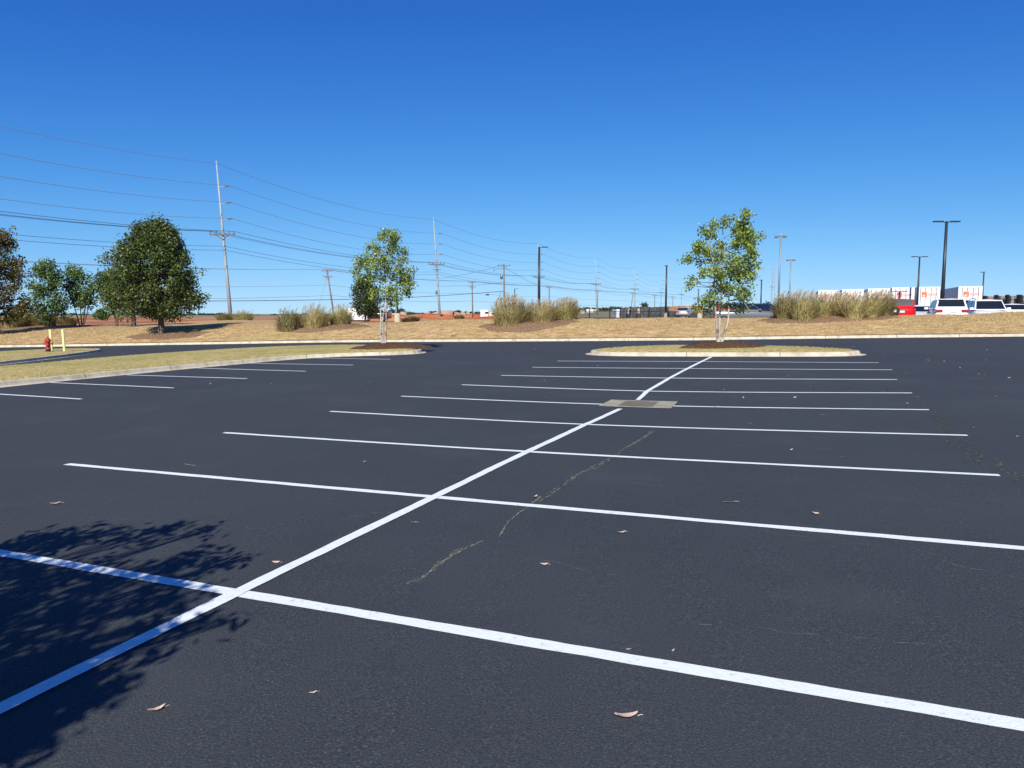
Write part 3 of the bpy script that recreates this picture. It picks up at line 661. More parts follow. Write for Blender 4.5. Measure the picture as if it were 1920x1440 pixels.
def reeds(px0, px1, ytop, ybase, Y, label, bm_, plume=.5, n=520, lean=.18, w=.022, ry=None, group='clumps of tall ornamental grass', name='ornamental_grass', base=None):
    c = base if base is not None else place((px0+px1)/2, Y); W_ = (px1-px0)*Y/F; Hh = (zat(ytop, Y)-c.z)
    root = empty(name, c, 0, label, 'shrub', group); Hh *= .93; w *= .62; n = int(n*1.7)
    mb = MB(); pb = MB(); R0 = W_*.36; R1 = W_*.54; n = int(n*1.25); ang = rng.uniform(0, 2*math.pi, n); rr_ = np.sqrt(rng.random(n)); hh = Hh*rng.uniform(.32, .95, n)*(1-.3*rr_**2)*(1+.12*np.sin(ang*2+rng.uniform(0, 6)))
    for k in range(n):
        a = ang[k]; d = Vector((math.cos(a), math.sin(a), 0)); b = d*R0*rr_[k]; b.z = terr(c.x+b.x, c.y+b.y)-c.z-.02; jx = Vector((rng.normal()*.12, rng.normal()*.12, 0)); out = (R1*rr_[k]*rng.uniform(.8, 1.15)-R0*rr_[k]); h = hh[k]
        bend = rng.uniform(.0, .35)*h*.4
        p0 = b; p1 = b+d*out*.35+jx*.6+Vector((0, 0, h*.55)); p2 = b+d*(out*.85)+jx*1.6+Vector((.05*h, 0, h*.9)); p3 = b+d*(out*1.12+bend*.5)+jx*2.4+Vector((.12*h, 0, h*(.98 if k % 3 else .9)-bend*.6))
        s = Vector((-math.sin(a+rng.uniform(-1, 1)), math.cos(a), 0))*w
        base_ = [p0-s, p0+s, p1-s, p1+s, p2-s*.8, p2+s*.8, p3]
        mb.add(base_, [(0, 1, 3, 2), (2, 3, 5, 4), (4, 5, 6)])
    mb.build('blades', bm_, root)['kind'] = 'stuff'
    m_ = int(n*.055*plume)
    for k in range(m_):
        a = rng.uniform(0, 6.28); r = math.sqrt(rng.random()); d = Vector((math.cos(a), math.sin(a), 0)); h = Hh*rng.uniform(.86, 1.08)*(1-.18*r*r)
        p = d*R1*r*.85; p0 = d*R0*r
        pb.tube([p0, p0.lerp(p, .5)+Vector((0, 0, h*.6)), p+Vector((0, 0, h*.85))], [.007, .006, .005], 3, False)
        q = p+Vector((0, 0, h*.84)); l = Hh*rng.uniform(.1, .2); t = rng.uniform(.3, 1)
        pb.tube([q, q+Vector((.06*t, 0, l*.5)), q+Vector((.20*t, .0, l))], [.005, .020, .004], 4, False)
    if pb.v: pb.build('plumes', M['plume'], root)['kind'] = 'stuff'
    return root
# middle-left bed
mound(Xof(600, 53.5), 53.3, 3.5, 1.7, .2, M['pine'], 'pine_straw_bed')
reeds(518, 566, 571, 610, 52.6, 'low brownish grass clump, leftmost of the three in the left pine-straw bed', M['blade3'], .5)
reeds(564, 618, 563, 610, 53, 'pale straw-coloured middle grass clump, tallest in the left pine-straw bed', M['blade2'], .6)
reeds(616, 662, 566, 607, 54.5, 'olive-brown grass clump at the right end of the left pine-straw bed', M['blade'], .6)
# centre bed
mound(Xof(990, 48.2), 48.4, 3.25, 2.0, .25, M['pine'], 'pine_straw_bed')
reeds(922, 988, 547, 602, 48.4, 'tall russet-plumed grass clump, leftmost of the centre bed below the street lamp', M['blade'], 1.4, 900)
reeds(975, 1010, 556, 598, 49.8, 'small shaded green grass clump squeezed between the two big centre clumps', M['blade3'], .6, 380)
reeds(996, 1042, 555, 603, 48.4, 'yellow-green grass clump in the middle of the centre bed', M['blade2'], .9, 700)
reeds(1036, 1086, 552, 598, 50.0, 'green-olive grass clump at the right end of the centre bed', M['blade'], 1.0, 700)
# right bed
mound(Xof(1545, 46.5), 46.2, 4.4, 1.6, .2, M['pine'], 'pine_straw_bed')
for px0, px1, yt, Y, lab, bmat in [(1448, 1496, 541, 46.8, 'wind-blown grass clump with pale plumes at the left end of the right bed', 'blade3'), (1482, 1530, 536, 45.6, 'tall grass clump with the highest plumes in the right bed', 'blade'),
        (1522, 1560, 543, 46.6, 'straw-brown grass clump in front of the first trailer', 'blade2'), (1552, 1592, 541, 47.2, 'tan grass clump over the dark gap in the right bed', 'blade2'),
        (1578, 1622, 543, 45.6, 'olive-tan grass clump in front of the second trailer', 'blade2'), (1612, 1652, 541, 46.3, 'grey-green grass clump in front of the third trailer', 'blade'),
        (1636, 1676, 539, 47.0, 'dark olive grass clump touching the red off-road car', 'blade3')]:
    reeds(px0, px1, yt, 600, Y, lab, M[bmat], 1.1, 620)
# left group
mound(Xof(60, 69), 66, 7, 4, .15, M['pine'], 'pine_straw_bed')
reeds(2, 38, 578, 618, 64, 'grey-green grass clump by the left edge under the autumn tree', M['blade'], .2)
reeds(26, 60, 580, 615, 66, 'dark shaded grass clump under the autumn tree', M['blade3'], .1)
reeds(52, 86, 580, 614, 66.5, 'dusky shaded grass clump under the green myrtle', M['blade3'], .1)
reeds(70, 106, 577, 614, 67, 'brown-olive grass clump behind the hydrant posts', M['blade'], .2)
reeds(106, 144, 585, 609, 70, 'low dark round grass clump left of the vase-shaped myrtle', M['blade3'], .1)
reeds(403, 440, 582, 601, 100, 'low olive grass clump left of the nearest steel pole', M['blade3'], .4)
reeds(432, 478, 578, 601, 99, 'low olive grass clump right of the nearest steel pole', M['blade'], .4)
reeds(750, 790, 589, 606, 80, 'low reddish-brown grass clump beside the concrete lamp base', M['hedge'], .2)
reeds(850, 872, 587, 598, 130, 'small dark far shrub left of the white shed', M['blade3'], 0)

# scattered leaves' worth of rough grass on lawns: short tufts
def tufts(fn, n, hmin, hmax, mname, w=.012):
    mb = MB()
    for _ in range(n):
        X, Y, z = fn()
        a = random.uniform(0, 6.28); h = random.uniform(hmin, hmax); s = Vector((math.cos(a), math.sin(a), 0))*w; l = Vector((random.gauss(0, .5), random.gauss(0, .5), 1))*h
        p = Vector((X, Y, z-.01)); mb.add([p-s, p+s, p+l], [(0, 1, 2)])
    return tag(mb.build('rough_grass', M[mname]), kind='stuff')
def inpoly(x, y, P):
    c = False; n = len(P)
    for i in range(n):
        x1, y1 = P[i]; x2, y2 = P[(i+1) % n]
        if (y1 > y) != (y2 > y) and x < (x2-x1)*(y-y1)/(y2-y1)+x1: c = not c
    return c
def samp(P, xlim=None):
    Q = inset(P, .3); x0 = min(p[0] for p in Q); x1 = max(p[0] for p in Q); y0 = min(p[1] for p in Q); y1 = max(p[1] for p in Q)
    if xlim: x0 = max(x0, xlim)
    def f():
        while True:
            x = random.uniform(x0, x1); y = random.uniform(y0, y1)
            if inpoly(x, y, Q): return x, y, lot(x, y)+H+.04
    return f
tufts(samp(isleR), 9000, .02, .045, 'tuft', .01)
tufts(samp(medL, -20), 20000, .02, .045, 'tuft', .01)
tufts(samp(hydL, -34), 6000, .02, .05, 'tuft', .012)
def bsamp():
    t = random.uniform(-.74, .74); o = random.uniform(.5, 8.5); Y = Yk(t)+o; X = t*Y; return X, Y, terr(X, Y)
tufts(bsamp, 60000, .03, .08, 'tuft', .018)

# ---------------------------------------------------------------- hydrant, posts
yh = onlot(91, 659.5, .2); hb = Vector((yh[0], yh[1], lot(*yh)+H+.05))
hy = empty('fire_hydrant', hb, R(15), 'red fire hydrant on the grass strip left of the two yellow posts', 'fire hydrant')
m = MB(); m.lathe([(.17, -.05), (.17, .02), (.12, .03), (.115, .12)], 20); m.build('base', M['black'], hy, True)
m = MB(); m.lathe([(.115, .12), (.15, .125), (.15, .16), (.11, .17), (.105, .50), (.15, .505), (.15, .55), (.125, .56)], 20); m.build('barrel', M['hydrant'], hy, True)
m = MB(); m.lathe([(.15, .555), (.145, .60), (.11, .68), (.06, .72), (.035, .73), (.035, .79), (.0, .80)], 20); m.build('bonnet', M['hydrant'], hy, True)
for s in (-1, 1):
    MB().tube([(s*.08, 0, .42), (s*.17, 0, .42), (s*.175, 0, .42), (s*.215, 0, .42)], [.05, .05, .065, .06], 12).build('hose_cap', M['hydrant'], hy)
MB().tube([(0, -.08, .40), (0, -.17, .40), (0, -.175, .40), (0, -.22, .40)], [.07, .07, .085, .08], 12).build('pumper_cap', M['hydrant'], hy)
for px, lab in ((97.5, 'pale yellow post touching the fire hydrant on its right'), (121, 'pale yellow post standing clear, farther right of the fire hydrant')):
    x, y = onlot(px, 658.5, .2); p = empty('bollard', (x, y, lot(x, y)+H+.03), 0, lab, 'bollard', 'yellow posts by the hydrant'); tl = .04
    MB().tube([(0, 0, -.05), (0, 0, .02), (-tl*.5, 0, .6), (-tl, 0, 1.12), (-tl, 0, 1.15)], [.062, .062, .062, .062, .045], 16).build('post', M['yellow'], p, True)
    MB().lathe([(.10, -.05), (.10, .02), (.065, .025)], 16).build('footing', M['concrete'], p)

# ---------------------------------------------------------------- utility poles
def steel_pole(px, ytop, ybot, lean, idx, label, hgt=25.0, r=.32, base_y=None):
    D = hgt*F/(ybot-ytop); b = at(px, ybot, D); root = empty('transmission_pole', b, 0, label, 'utility pole', 'steel transmission poles running into the distance')
    T = Vector((lean*hgt, 0, hgt)); f = lambda q: T*q
    MB().tube([f(-.01), f(.3), f(.6), f(1)], [r, r*.8, r*.6, r*.33], 12).build('pole', M['steel'], root, True)
    for q in (.838, .735, .634):
        m = MB(); p = f(q); m.tube([p, p+Vector((.95, .1, .15))], [.07, .05], 6); m.build('arm', M['steel'], root)
        p = p+Vector((.95, .1, .15)); m = MB(); m.tube([p, p+Vector((.1, 0, .02)), p+Vector((.7, .1, .08))], [.1, .14, .08], 6); m.build('insulator', M['insul'], root)
    p = f(.541); m = MB(); m.box(p.x-2.0, p.x+2.0, -.45, -.25, p.z-.12, p.z+.12); m.tube([p+Vector((-1.1, -.3, 0)), f(.51)+Vector((0, -.3, 0))], .06, 5); m.tube([p+Vector((1.1, -.3, 0)), f(.51)+Vector((0, -.3, 0))], .06, 5); m.build('crossarm', M['insul'], root)
    for dx in (-1.9, -.9, 1.1, 1.9):
        m = MB(); m.lathe([(.05, 0), (.11, .12), (.06, .2), (.1, .3), (.03, .42)], 8, (p.x+dx, -.35, p.z+.12)); m.build('pin_insulator', M['insul'], root)
    return b, f
SP = [(433, 310, 600, -.056, 'nearest and tallest grey steel pole, right of the big oak'), (825, 412, 598, -.055, 'second steel pole along the line, rising from the red mound'),
      (1011, 457, 596, -.02, 'third steel pole, partly hidden behind the dark lamp post'), (1119, 483, 594, -.035, 'fourth steel pole in the line, right of the centre grass bed'),
      (1190, 502, 591, -.01, 'fifth steel pole in the line, above the stacked crates'), (1239, 515, 590, 0, 'sixth steel pole, just left of the thin dark pole with concrete base'),
      (1277, 522, 589, 0, 'seventh steel pole in the line, left of the right-hand island tree'), (1307, 532, 589, 0, 'eighth and farthest steel pole, behind the left leaves of the right-hand tree')]
SPF = [steel_pole(px, a, b, ln, i, lab) for i, (px, a, b, ln, lab) in enumerate(SP)]
b_, f_ = SPF[1]
m = MB(); p = f_(.49); m.box(p.x-.95, p.x+.95, -.45, -.3, p.z-.1, p.z+.1); m2_ = MB(); m2_.tube([f_(.26)+Vector((-.45, -.2, -.4)), f_(.26)+Vector((-.45, -.2, .5))], .25, 10)
for o in COL.objects:
    if o.get('label', '').startswith('second steel'): m.build('lower_crossarm', M['insul'], o); m2_.build('pole_box', M['insul'], o)
P0 = (Vector((SPF[0][0].x-27.5, SPF[0][0].y-70, SPF[0][0].z-.3)), lambda q: Vector((-.05*25*q, 0, 25*q)))
def wire(pts, sag, r, m, label, name='power_line', group='overhead wires'):
    P = []
    for a, b in zip(pts[:-1], pts[1:]):
        n = 14; s = sag*min(1.0, ((b-a).length/75)**2)
        for k in range(n): t = k/n; q = a.lerp(b, t); q.z -= 4*s*t*(1-t); P.append(q)
    P.append(pts[-1]); mb = MB(); mb.tube(P, r, 4, False)
    return tag(mb.build(name, m), label, 'power line', group)
line = [P0]+SPF
for q, off, nm in ((.985, (0, 0, 0), 'topmost shield wire, highest of all the wires'), (.838, (1.65, .2, .25), 'upper phase wire, first below the top wire'), (.735, (1.65, .2, .25), 'middle phase wire, second below the top wire'), (.634, (1.65, .2, .25), 'lower phase wire, third below the top wire'),
                   (.541, (-1.9, -.35, .5), 'crossarm wire on the left end of the steel poles\' crossarms'), (.541, (-.9, -.35, .5), 'crossarm wire on the inner left pin of the crossarms'), (.541, (1.9, -.35, .5), 'crossarm wire on the right end of the crossarms'),
                   (.468, (.25, -.3, 0), 'neutral wire just below the crossarms'), (.443, (.25, -.3, 0), 'communication cable, lowest on the steel poles')):
    thick = .03 if q > .5 else .026
    wire([b+f(q)+Vector(off) for b, f in line], 2.0 if q > .6 else 1.4, thick, M['wire'] if q < .6 else M['wireb'], nm+', strung along the steel poles')
def wood_pole(px, ytop, hgt, lean, label, arms=1, ybase=597, xf=False):
    D = hgt*F/(ybase-ytop); b = at(px, ybase, D); root = empty('wooden_utility_pole', b, 0, label, 'utility pole', 'wooden utility poles'); T = Vector((lean*hgt, 0, hgt)); f = lambda q: T*q
    MB().tube([f(-.02), f(.5), f(1)], [.19, .16, .12], 8).build('pole', M['wood'], root, True)
    for k in range(arms):
        p = f(.965-.12*k); m = MB(); w = 1.25 if k == 0 else 1.0
        m.box(p.x-w, p.x+w, -.25, -.12, p.z-.07, p.z+.07); m.tube([p+Vector((-.6, -.18, 0)), f(.9-.12*k)+Vector((0, -.18, 0))], .03, 4); m.tube([p+Vector((.6, -.18, 0)), f(.9-.12*k)+Vector((0, -.18, 0))], .03, 4); m.build('crossarm', M['wood'], root)
        for dx in (-1.1, -.5, 1.1):
            m = MB(); m.lathe([(.04, 0), (.08, .1), (.03, .28)], 6, (p.x+dx*w/1.25, -.18, p.z+.07)); m.build('insulator', M['insul'], root)
    if xf:
        for dz, s in ((.76, -1), (.46, -1), (.46, 1)):
            p = f(dz); m = MB(); 
            if dz > .6: m.lathe([(.0, -.45), (.26, -.43), (.27, .35), (.15, .45), (0, .46)], 12, (p.x+s*.5, -.1, p.z)); m.build('transformer', M['grey'], root, True)
            else: m.tube([p, p+Vector((s*.8, 0, .1)), p+Vector((s*.9, 0, -.5)), p+Vector((s*.75, 0, -1.1)), p+Vector((0, 0, -1.0))], .04, 5); m.build('cable_loop', M['wire'], root)
        p = f(.93); m = MB(); m.tube([p, p+Vector((-1.6, -.1, -.45)), p+Vector((-1.9, -.1, -.4))], .04, 5); m.lathe([(.05, -.3), (.1, -.1), (.05, .2)], 6, (p.x-1.9, -.1, p.z-.4)); m.build('cutout_switch', M['insul'], root)
    return b, f
WP = [wood_pole(627, 506, 10.5, -.13, 'leaning wooden pole behind the left pine-straw bed', 2), wood_pole(886.5, 528, 10.5, -.015, 'wooden pole with crossarm on the red dirt, left of the centre grasses', 2),
      wood_pole(1030, 537, 10.5, -.01, 'short far wooden pole just right of the dark street lamp', 1), wood_pole(1120, 545, 10.5, 0, 'wooden pole crowded against the fourth steel pole', 1),
      wood_pole(1181, 549, 10.5, .11, 'leaning far wooden pole left of the fifth steel pole', 1), wood_pole(1227, 553, 10.5, 0, 'far wooden pole above the dark crate stacks', 1),
      wood_pole(1261, 556, 10.5, 0, 'farthest wooden pole in the open, right of the thin dark lamp pole', 1)]
W3 = wood_pole(946, 496, 10.5, -.01, 'thick wooden pole with transformer and cable loops behind the centre grasses', 1, xf=True)
W0 = (Vector((-95, 96, .3)), lambda q: Vector((0, 0, 10.5*q)))
for q, off, nm in ((.99, (-1.1, -.18, .1), 'left conductor'), (.99, (-.5, -.18, .1), 'middle conductor'), (.99, (1.1, -.18, .1), 'right conductor'), (.68, (0, -.2, 0), 'neutral wire'), (.47, (0, -.2, 0), 'low cable')):
    wire([b+f(q)+Vector(off) for b, f in [W0]+WP], 1.1, .028 if q > .6 else .034, M['wireb'], nm+' running from wooden pole to wooden pole')
b, f = W3
for q, tgt, nm in ((.98, SPF[1][0]+SPF[1][1](.40), 'slack wire from the second steel pole to the transformer pole'), (.66, SPF[1][0]+SPF[1][1](.33), 'lower slack wire from the second steel pole to the transformer pole')):
    wire([tgt, b+f(q)], .8, .035, M['wireb'], nm)
lc = wire([W0[0]+Vector((0, -6, 4.2)), Vector((Xof(760, 150), 150, zat(558, 150))), b+f(.5)], .9, .055, M['wire'], 'thick dark low cable with a splice box, ending on the transformer pole')
q = at(914, 552.5, 144.5); MB().box(q.x-.35, q.x+.35, q.y-.12, q.y+.12, q.z-.14, q.z+.12).build('splice_box', M['black'], lc)
wire([b+f(.95), WP[2][0]+WP[2][1](.95)], .8, .035, M['wireb'], 'slack wire from the transformer pole to the short far wooden pole')
gy = WP[0]; wire([gy[0]+gy[1](.9), gy[0]+Vector((-4.2, 0, 0))], 0, .025, M['wireb'], 'faint slanting guy wire of the leaning wooden pole', 'guy_wire')

# ---------------------------------------------------------------- street lamps
def lamp(px, ytop, Y, label, heads='single', r=.075, base_block=False, z0=None, m='bronze', hang=1.2, name='street_lamp', nohead=False):
    t = at(px, ytop, Y); g = place(px, Y).z if z0 is None else z0; root = empty(name, (t.x, Y, g), 0, label, 'street lamp'); h = t.z-g; mm = M[m]
    if base_block: MB().lathe([(.3, -.2), (.3, .82), (.27, .86), (0, .86)], 20).build('concrete_base', M['concrete'], root, False); zb = .85
    else: zb = -.1
    MB().tube([(0, 0, zb), (0, 0, h)], [r*1.15, r*.75], 10).build('pole', mm, root, True)
    def head(s, L):
        mb = MB(); mb.tube([(0, 0, h-.12), (s*.35, 0, h-.03)], .035, 6); mb.box(min(s*.3, s*(.3+L)), max(s*.3, s*(.3+L)), -.17, .17, h-.06, h+.03); mb.build('lamp_head', mm, root, bevel=.02)
    if heads == 'single': head(1, .6)
    elif heads == 'double': head(1, hang*.55); head(-1, hang*.55)
    elif heads == 'end':     # seen end-on: the head points along the line of sight
        mb = MB(); mb.box(-.17, .17, -.1, .75, h-.05, h+.04); mb.build('lamp_head', mm, root, bevel=.02)
    elif heads == 'mast':
        for k in range(4):
            a = k*math.pi/2+.5; c, s = math.cos(a), math.sin(a); mb = MB(); mb.tube([(0, 0, h-.25), (c*1.1, s*1.1, h-.35)], .06, 5); mb.build('bracket', mm, root)
            mb = MB(); mb.lathe([(.15, .2), (.28, .1), (.5, -.12), (.45, -.2)], 12, (c*1.3, s*1.3, h-.42)); mb.build('lamp_head', mm, root)
        MB().lathe([(.12, -.3), (.3, -.25), (.3, 0), (.1, .25)], 10, (0, 0, h)).build('mast_cap', M['steel'], root)
    return root
lamp(1011, 463, 78, 'dark single-headed street lamp rising behind the centre grasses', 'single', .15)
lamp(1250, 498, 103, 'thin dark pole lamp on a round concrete base by the crate stacks', 'end', .13, True)
lamp(744, 520, 72, 'lamp post on a concrete base hidden behind the left median tree', 'end', .07, True)
lamp(1775, 415, 60, 'tallest double-headed dark street lamp above the white cars', 'double', .14, hang=1.35)
lamp(1724.5, 481, 95, 'double-headed street lamp in front of the fifth trailer', 'double', .12, hang=1.3)
lamp(1845, 510, 128, 'far dark pole lamp right of the last trailer', 'end', .13)
lamp(1687, 546, 92, 'short lamp with two wide dark heads in front of the fourth trailer', 'double', .16, hang=1.0)
lamp(1428, 525, 135, 'thin dark lamp pole right of the right-hand island tree', 'end', .13)
lamp(1310, 543, 150, 'short dark lamp pole behind the left leaves of the right-hand tree', 'end', .1)
lamp(965, 541, 175, 'small far lamp between the transformer pole and the dark street lamp', 'single', .13)
lamp(1464, 440, 175, 'tall slender high-mast light with four lamp heads', 'mast', .22, m='greypole', z0=1.0)
lamp(1483, 485, 235, 'lower slender high-mast light just right of the tall one', 'mast', .22, m='greypole', z0=1.0)
lamp(1312, 587, 92, 'stubby lamp post on a concrete base low behind the right-hand tree', 'end', .05, True)
# lattice tower
t = at(1450, 497, 400); root = empty('lattice_tower', (t.x, 400, 1.5), 0, 'far thin lattice radio tower left of the high-mast lights', 'tower'); h = t.z-1.5; m = MB()
for sx, sy in ((-1, -1), (1, -1), (0, 1)):
    m.tube([(sx*1.3, sy*1.3, 0), (sx*.35, sy*.35, h)], .1, 4)
for k in range(12):
    z0 = h*k/12; z1 = h*(k+1)/12; a = 1.3-.95*k/12; b2 = 1.3-.95*(k+1)/12; m.tube([(-a, -a, z0), (b2, -b2, z1)], .06, 3); m.tube([(a, -a, z0), (0, b2, z1)], .06, 3); m.tube([(-a, -a, z0), (a, -a, z0)], .06, 3)
m.build('lattice', M['steel'], root)
MB().lathe([(.3, -.6), (1.0, -.5), (1.0, .5), (.3, .6)], 10, (0, 0, h*.57)).build('antenna_ring', M['steel'], root)

# ---------------------------------------------------------------- vehicles
def car(name, label, cat, loc, rz, paint, kind='suv', Ht=1.7, Wd=1.88, L=4.6, rails=False, spare=False, cap=None, group='cars in the rear lot'):
    """local +X is the front"""
    root = empty(name, loc, rz, label, cat, group); w = Wd/2; P = M[paint]; belt = {'suv': 1.05, 'sedan': .93, 'pickup': 1.18, 'jeep': 1.25}[kind]; hood = belt-.08 if kind != 'pickup' else 1.12
    xf, xr = L/2, -L/2
    def sec(x, ww, zb, zt, cr=.06): return [(x, -ww*.9, zb), (x, ww*.9, zb), (x, ww, zb+.2), (x, ww, zt-.28), (x, ww*.94, zt-.06), (x, ww*.8, zt+cr*.4), (x, 0, zt+cr), (x, -ww*.8, zt+cr*.4), (x, -ww*.94, zt-.06), (x, -ww, zt-.28), (x, -ww, zb+.2)]
    if kind == 'pickup': st = [(xr, .95, .45, belt), (xr+.1, .99, .38, belt), (-.6, 1, .36, belt), (.9, 1, .36, belt), (1.15, .99, .36, hood), (xf-.5, .97, .38, hood-.06), (xf-.06, .93, .42, hood-.16), (xf, .88, .5, hood-.3)]
    else: st = [(xr, .88, .42, belt-.12), (xr+.1, .96, .34, belt-.01), (xr+.7, 1, .3, belt), (0, 1, .3, belt), (.95, 1, .3, belt-.03), (xf-.9, .98, .3, hood-.06), (xf-.2, .92, .34, hood-.17), (xf, .82, .42, hood-.34)]
    m = MB(); m.loft([sec(x, w*a, zb, zt) for x, a, zb, zt in st]); m.build('body', P, root, True, fix=True).modifiers.new('e', 'EDGE_SPLIT').split_angle = R(50)
    if kind == 'pickup': A, B, C, D = .95, .25, -.85, -1.05
    elif kind == 'sedan': A, B, C, D = .95, .25, -1.05, -1.75
    elif kind == 'jeep': A, B, C, D = .85, .55, -1.75, -1.95
    else: A, B, C, D = 1.05, .35, xr+.55, xr+.22
    A = A*L/4.6; wt = w*.78 if kind != 'jeep' else w*.9; wb = w*.94; R_ = Ht-.04
    q = [(D, -wb, belt), (A, -wb, belt), (B, -wt, R_-.03), (C, -wt, R_), (D, wb, belt), (A, wb, belt), (B, wt, R_-.03), (C, wt, R_)]
    m = MB(); m.add(q, [(0, 1, 2, 3), (5, 4, 7, 6), (1, 5, 6, 2), (4, 0, 3, 7)]); m.add([(B-.02, -wt, R_-.032), (B-.02, wt, R_-.032), (B-.35, 0, Ht+.02), (C+.25, 0, Ht+.02), (C, wt, R_), (C, -wt, R_)], [(0, 1, 2), (0, 2, 3, 5), (1, 4, 3, 2), (3, 4, 5)])
    m.build('cabin', M[cap] if cap else P, root, fix=True, bevel=.07)
    V3 = [Vector(p) for p in q]
    def pane(nm, c4, ins=(.06, .08), off=.012):
        c = sum(c4, Vector())/4; n = (c4[1]-c4[0]).cross(c4[3]-c4[0]).normalized(); ctr = Vector((0, 0, (belt+Ht)/2)); ctr.x = (A+D)/2
        if n.dot(c-ctr) < 0: n = -n
        u0, u1, v0, v1 = ins[0], 1-ins[0], ins[1], 1-ins[1]
        P4 = [((c4[0]*(1-u)+c4[1]*u)*(1-v)+(c4[3]*(1-u)+c4[2]*u)*v)+n*off for u, v in ((u0, v0), (u1, v0), (u1, v1), (u0, v1))]
        P5 = [p-n*(off+.006) for p in P4]
        MB().add(P4+P5, [(0, 1, 2, 3), (0, 4, 5, 1), (1, 5, 6, 2), (2, 6, 7, 3), (3, 7, 4, 0)]).build(nm, M['glass'], root, fix=True)
    pane('windshield', [V3[1], V3[5], V3[6], V3[2]], (.05, .08)); pane('rear_window', [V3[4].lerp(V3[7], .2), V3[0].lerp(V3[3], .2), V3[3], V3[7]], (.06, .08))
    for s in (0, 4):
        a, b, c, d = V3[s+1], V3[s], V3[s+3], V3[s+2]     # front-bottom, rear-bottom, rear-top, front-top
        cuts = [(.04, .48), (.52, .95)] if kind in ('pickup', 'sedan') else [(.03, .36), (.39, .68), (.71, .95)]
        for u0, u1 in cuts:
            pane('side_window', [a.lerp(b, u0), a.lerp(b, u1), d.lerp(c, u1), d.lerp(c, u0)], (.02, .1))
        sg = -1 if s == 0 else 1
        m = MB(); m.box(A-.32, A-.14, sg*(wb+.0) if sg > 0 else sg*(wb+.24), sg*(wb+.24) if sg > 0 else 0-wb, belt+.0, belt+.15); m.build('mirror', P, root, bevel=.03)
    for x in (xf-.85, xr+.85):
        for s in (-1, 1):
            Mx = Matrix.Translation((x, s*(w-.1), .36)) @ Matrix.Rotation(R(90), 4, 'X'); k = MB(); k.lathe([(.2, -.12), (.34, -.12), (.37, -.08), (.37, .08), (.34, .12), (.2, .12)], 22, (0, 0, 0), Mx); wl = k.build('wheel', M['rubber'], root, fix=True)
            k = MB(); k.lathe([(.05, -.125), (.22, -.13), (.22, .13), (.05, .125)], 14, (0, 0, 0), Mx); k.build('rim', M['rim'], wl, fix=True)
    for s in (-1, 1):
        zt = belt-.12
        m = MB()
        if kind in ('pickup', 'jeep'): m.box(xr-.02, xr+.12, min(s*w*.86, s*w*.99), max(s*w*.86, s*w*.99), zt-.38, zt+.02)
        else: m.box(xr-.025, xr+.16, min(s*w*.52, s*w*.96), max(s*w*.52, s*w*.96), zt-.08, zt+.11)
        m.build('taillight', M['tail'], root, bevel=.02)
        m = MB(); m.box(xf-.3, xf-.02, min(s*w*.5, s*w*.86), max(s*w*.5, s*w*.86), hood-.42, hood-.24); m.build('headlight', M['head'], root, bevel=.03)
    MB().box(xr-.05, xr+.05, -w*.85, w*.85, .42, .58).build('bumper', M['black'] if kind != 'sedan' else P, root, bevel=.03)
    MB().box(xr-.035, xr+.01, -.26, .26, belt-.34, belt-.20).build('number_plate', M['plate'], root)
    MB().box(xr-.03, xr+.02, -.45, .45, belt-.18, belt-.155).build('trim_strip', M['chrome'], root)
    if kind == 'suv': MB().box(C-.16, C+.06, -wt*.92, wt*.92, Ht-.05, Ht-.01).build('spoiler', P, root, bevel=.015)
    if rails:
        for s in (-1, 1): MB().tube([(B-.2, s*wt*.93, Ht-.03), (B-.35, s*wt*.93, Ht+.06), (C+.35, s*wt*.93, Ht+.06), (C+.15, s*wt*.93, Ht-.03)], .022, 6).build('roof_rail', M['black'], root)
    if kind == 'pickup':
        m = MB(); m.box(xr+.12, D-.08, -w*.82, w*.82, belt+.015, belt+.045); m.build('bed_cover', M['black'], root)
    if spare:
        Mx = Matrix.Translation((xr-.12, .34, belt-.22)) @ Matrix.Rotation(R(90), 4, 'Y'); k = MB(); k.lathe([(.1, -.1), (.27, -.1), (.30, -.06), (.30, .08), (.27, .1)], 22, (0, 0, 0), Mx); k.build('spare_wheel', M['rubber'], root, fix=True)
        Mx = Matrix.Translation((xr-.235, .34, belt-.22)) @ Matrix.Rotation(R(90), 4, 'Y'); MB().lathe([(.03, -.01), (.09, -.01), (.09, .01)], 12, (0, 0, 0), Mx).build('emblem', M['head'], root, fix=True)
    return root
GZ = 1.0
def cpos(px, Y, z=None): return (Xof(px, Y), Y, GZ if z is None else z)
car('red_offroad_car', 'red boxy off-road car with a rear spare wheel beside the right grass bed', 'car', cpos(1679, 50.5, .98), R(70), 'red', 'jeep', 1.82, 1.85, 4.2, spare=True, cap=None)
car('parked_car', 'white sloping-bonnet car between the red off-road car and the white hatchback', 'car', cpos(1727, 53.5, 1.0), R(-112), 'white', 'sedan', 1.45, 1.8, 4.6)
car('pickup_truck', 'black pickup truck whose bed shows behind the white sloping-bonnet car', 'pickup truck', cpos(1722, 62, 1.0), R(8), 'darkpaint', 'pickup', 1.55, 1.95, 5.6)
car('parked_suv', 'white estate seen from behind with wide dark red tail lamps', 'car', cpos(1773, 48.8, 1.05), R(68), 'white', 'suv', 1.72, 1.95, 4.7)
car('parked_suv', 'dark roofed car glimpsed between the two white ones, behind them', 'car', cpos(1822, 60, 1.15), R(68), 'darkpaint', 'suv', 1.75, 1.9, 4.7)
car('parked_car', 'white low car glimpsed between the two big white cars', 'car', cpos(1814, 56, 1.0), R(-112), 'white', 'sedan', 1.5, 1.8, 4.5)
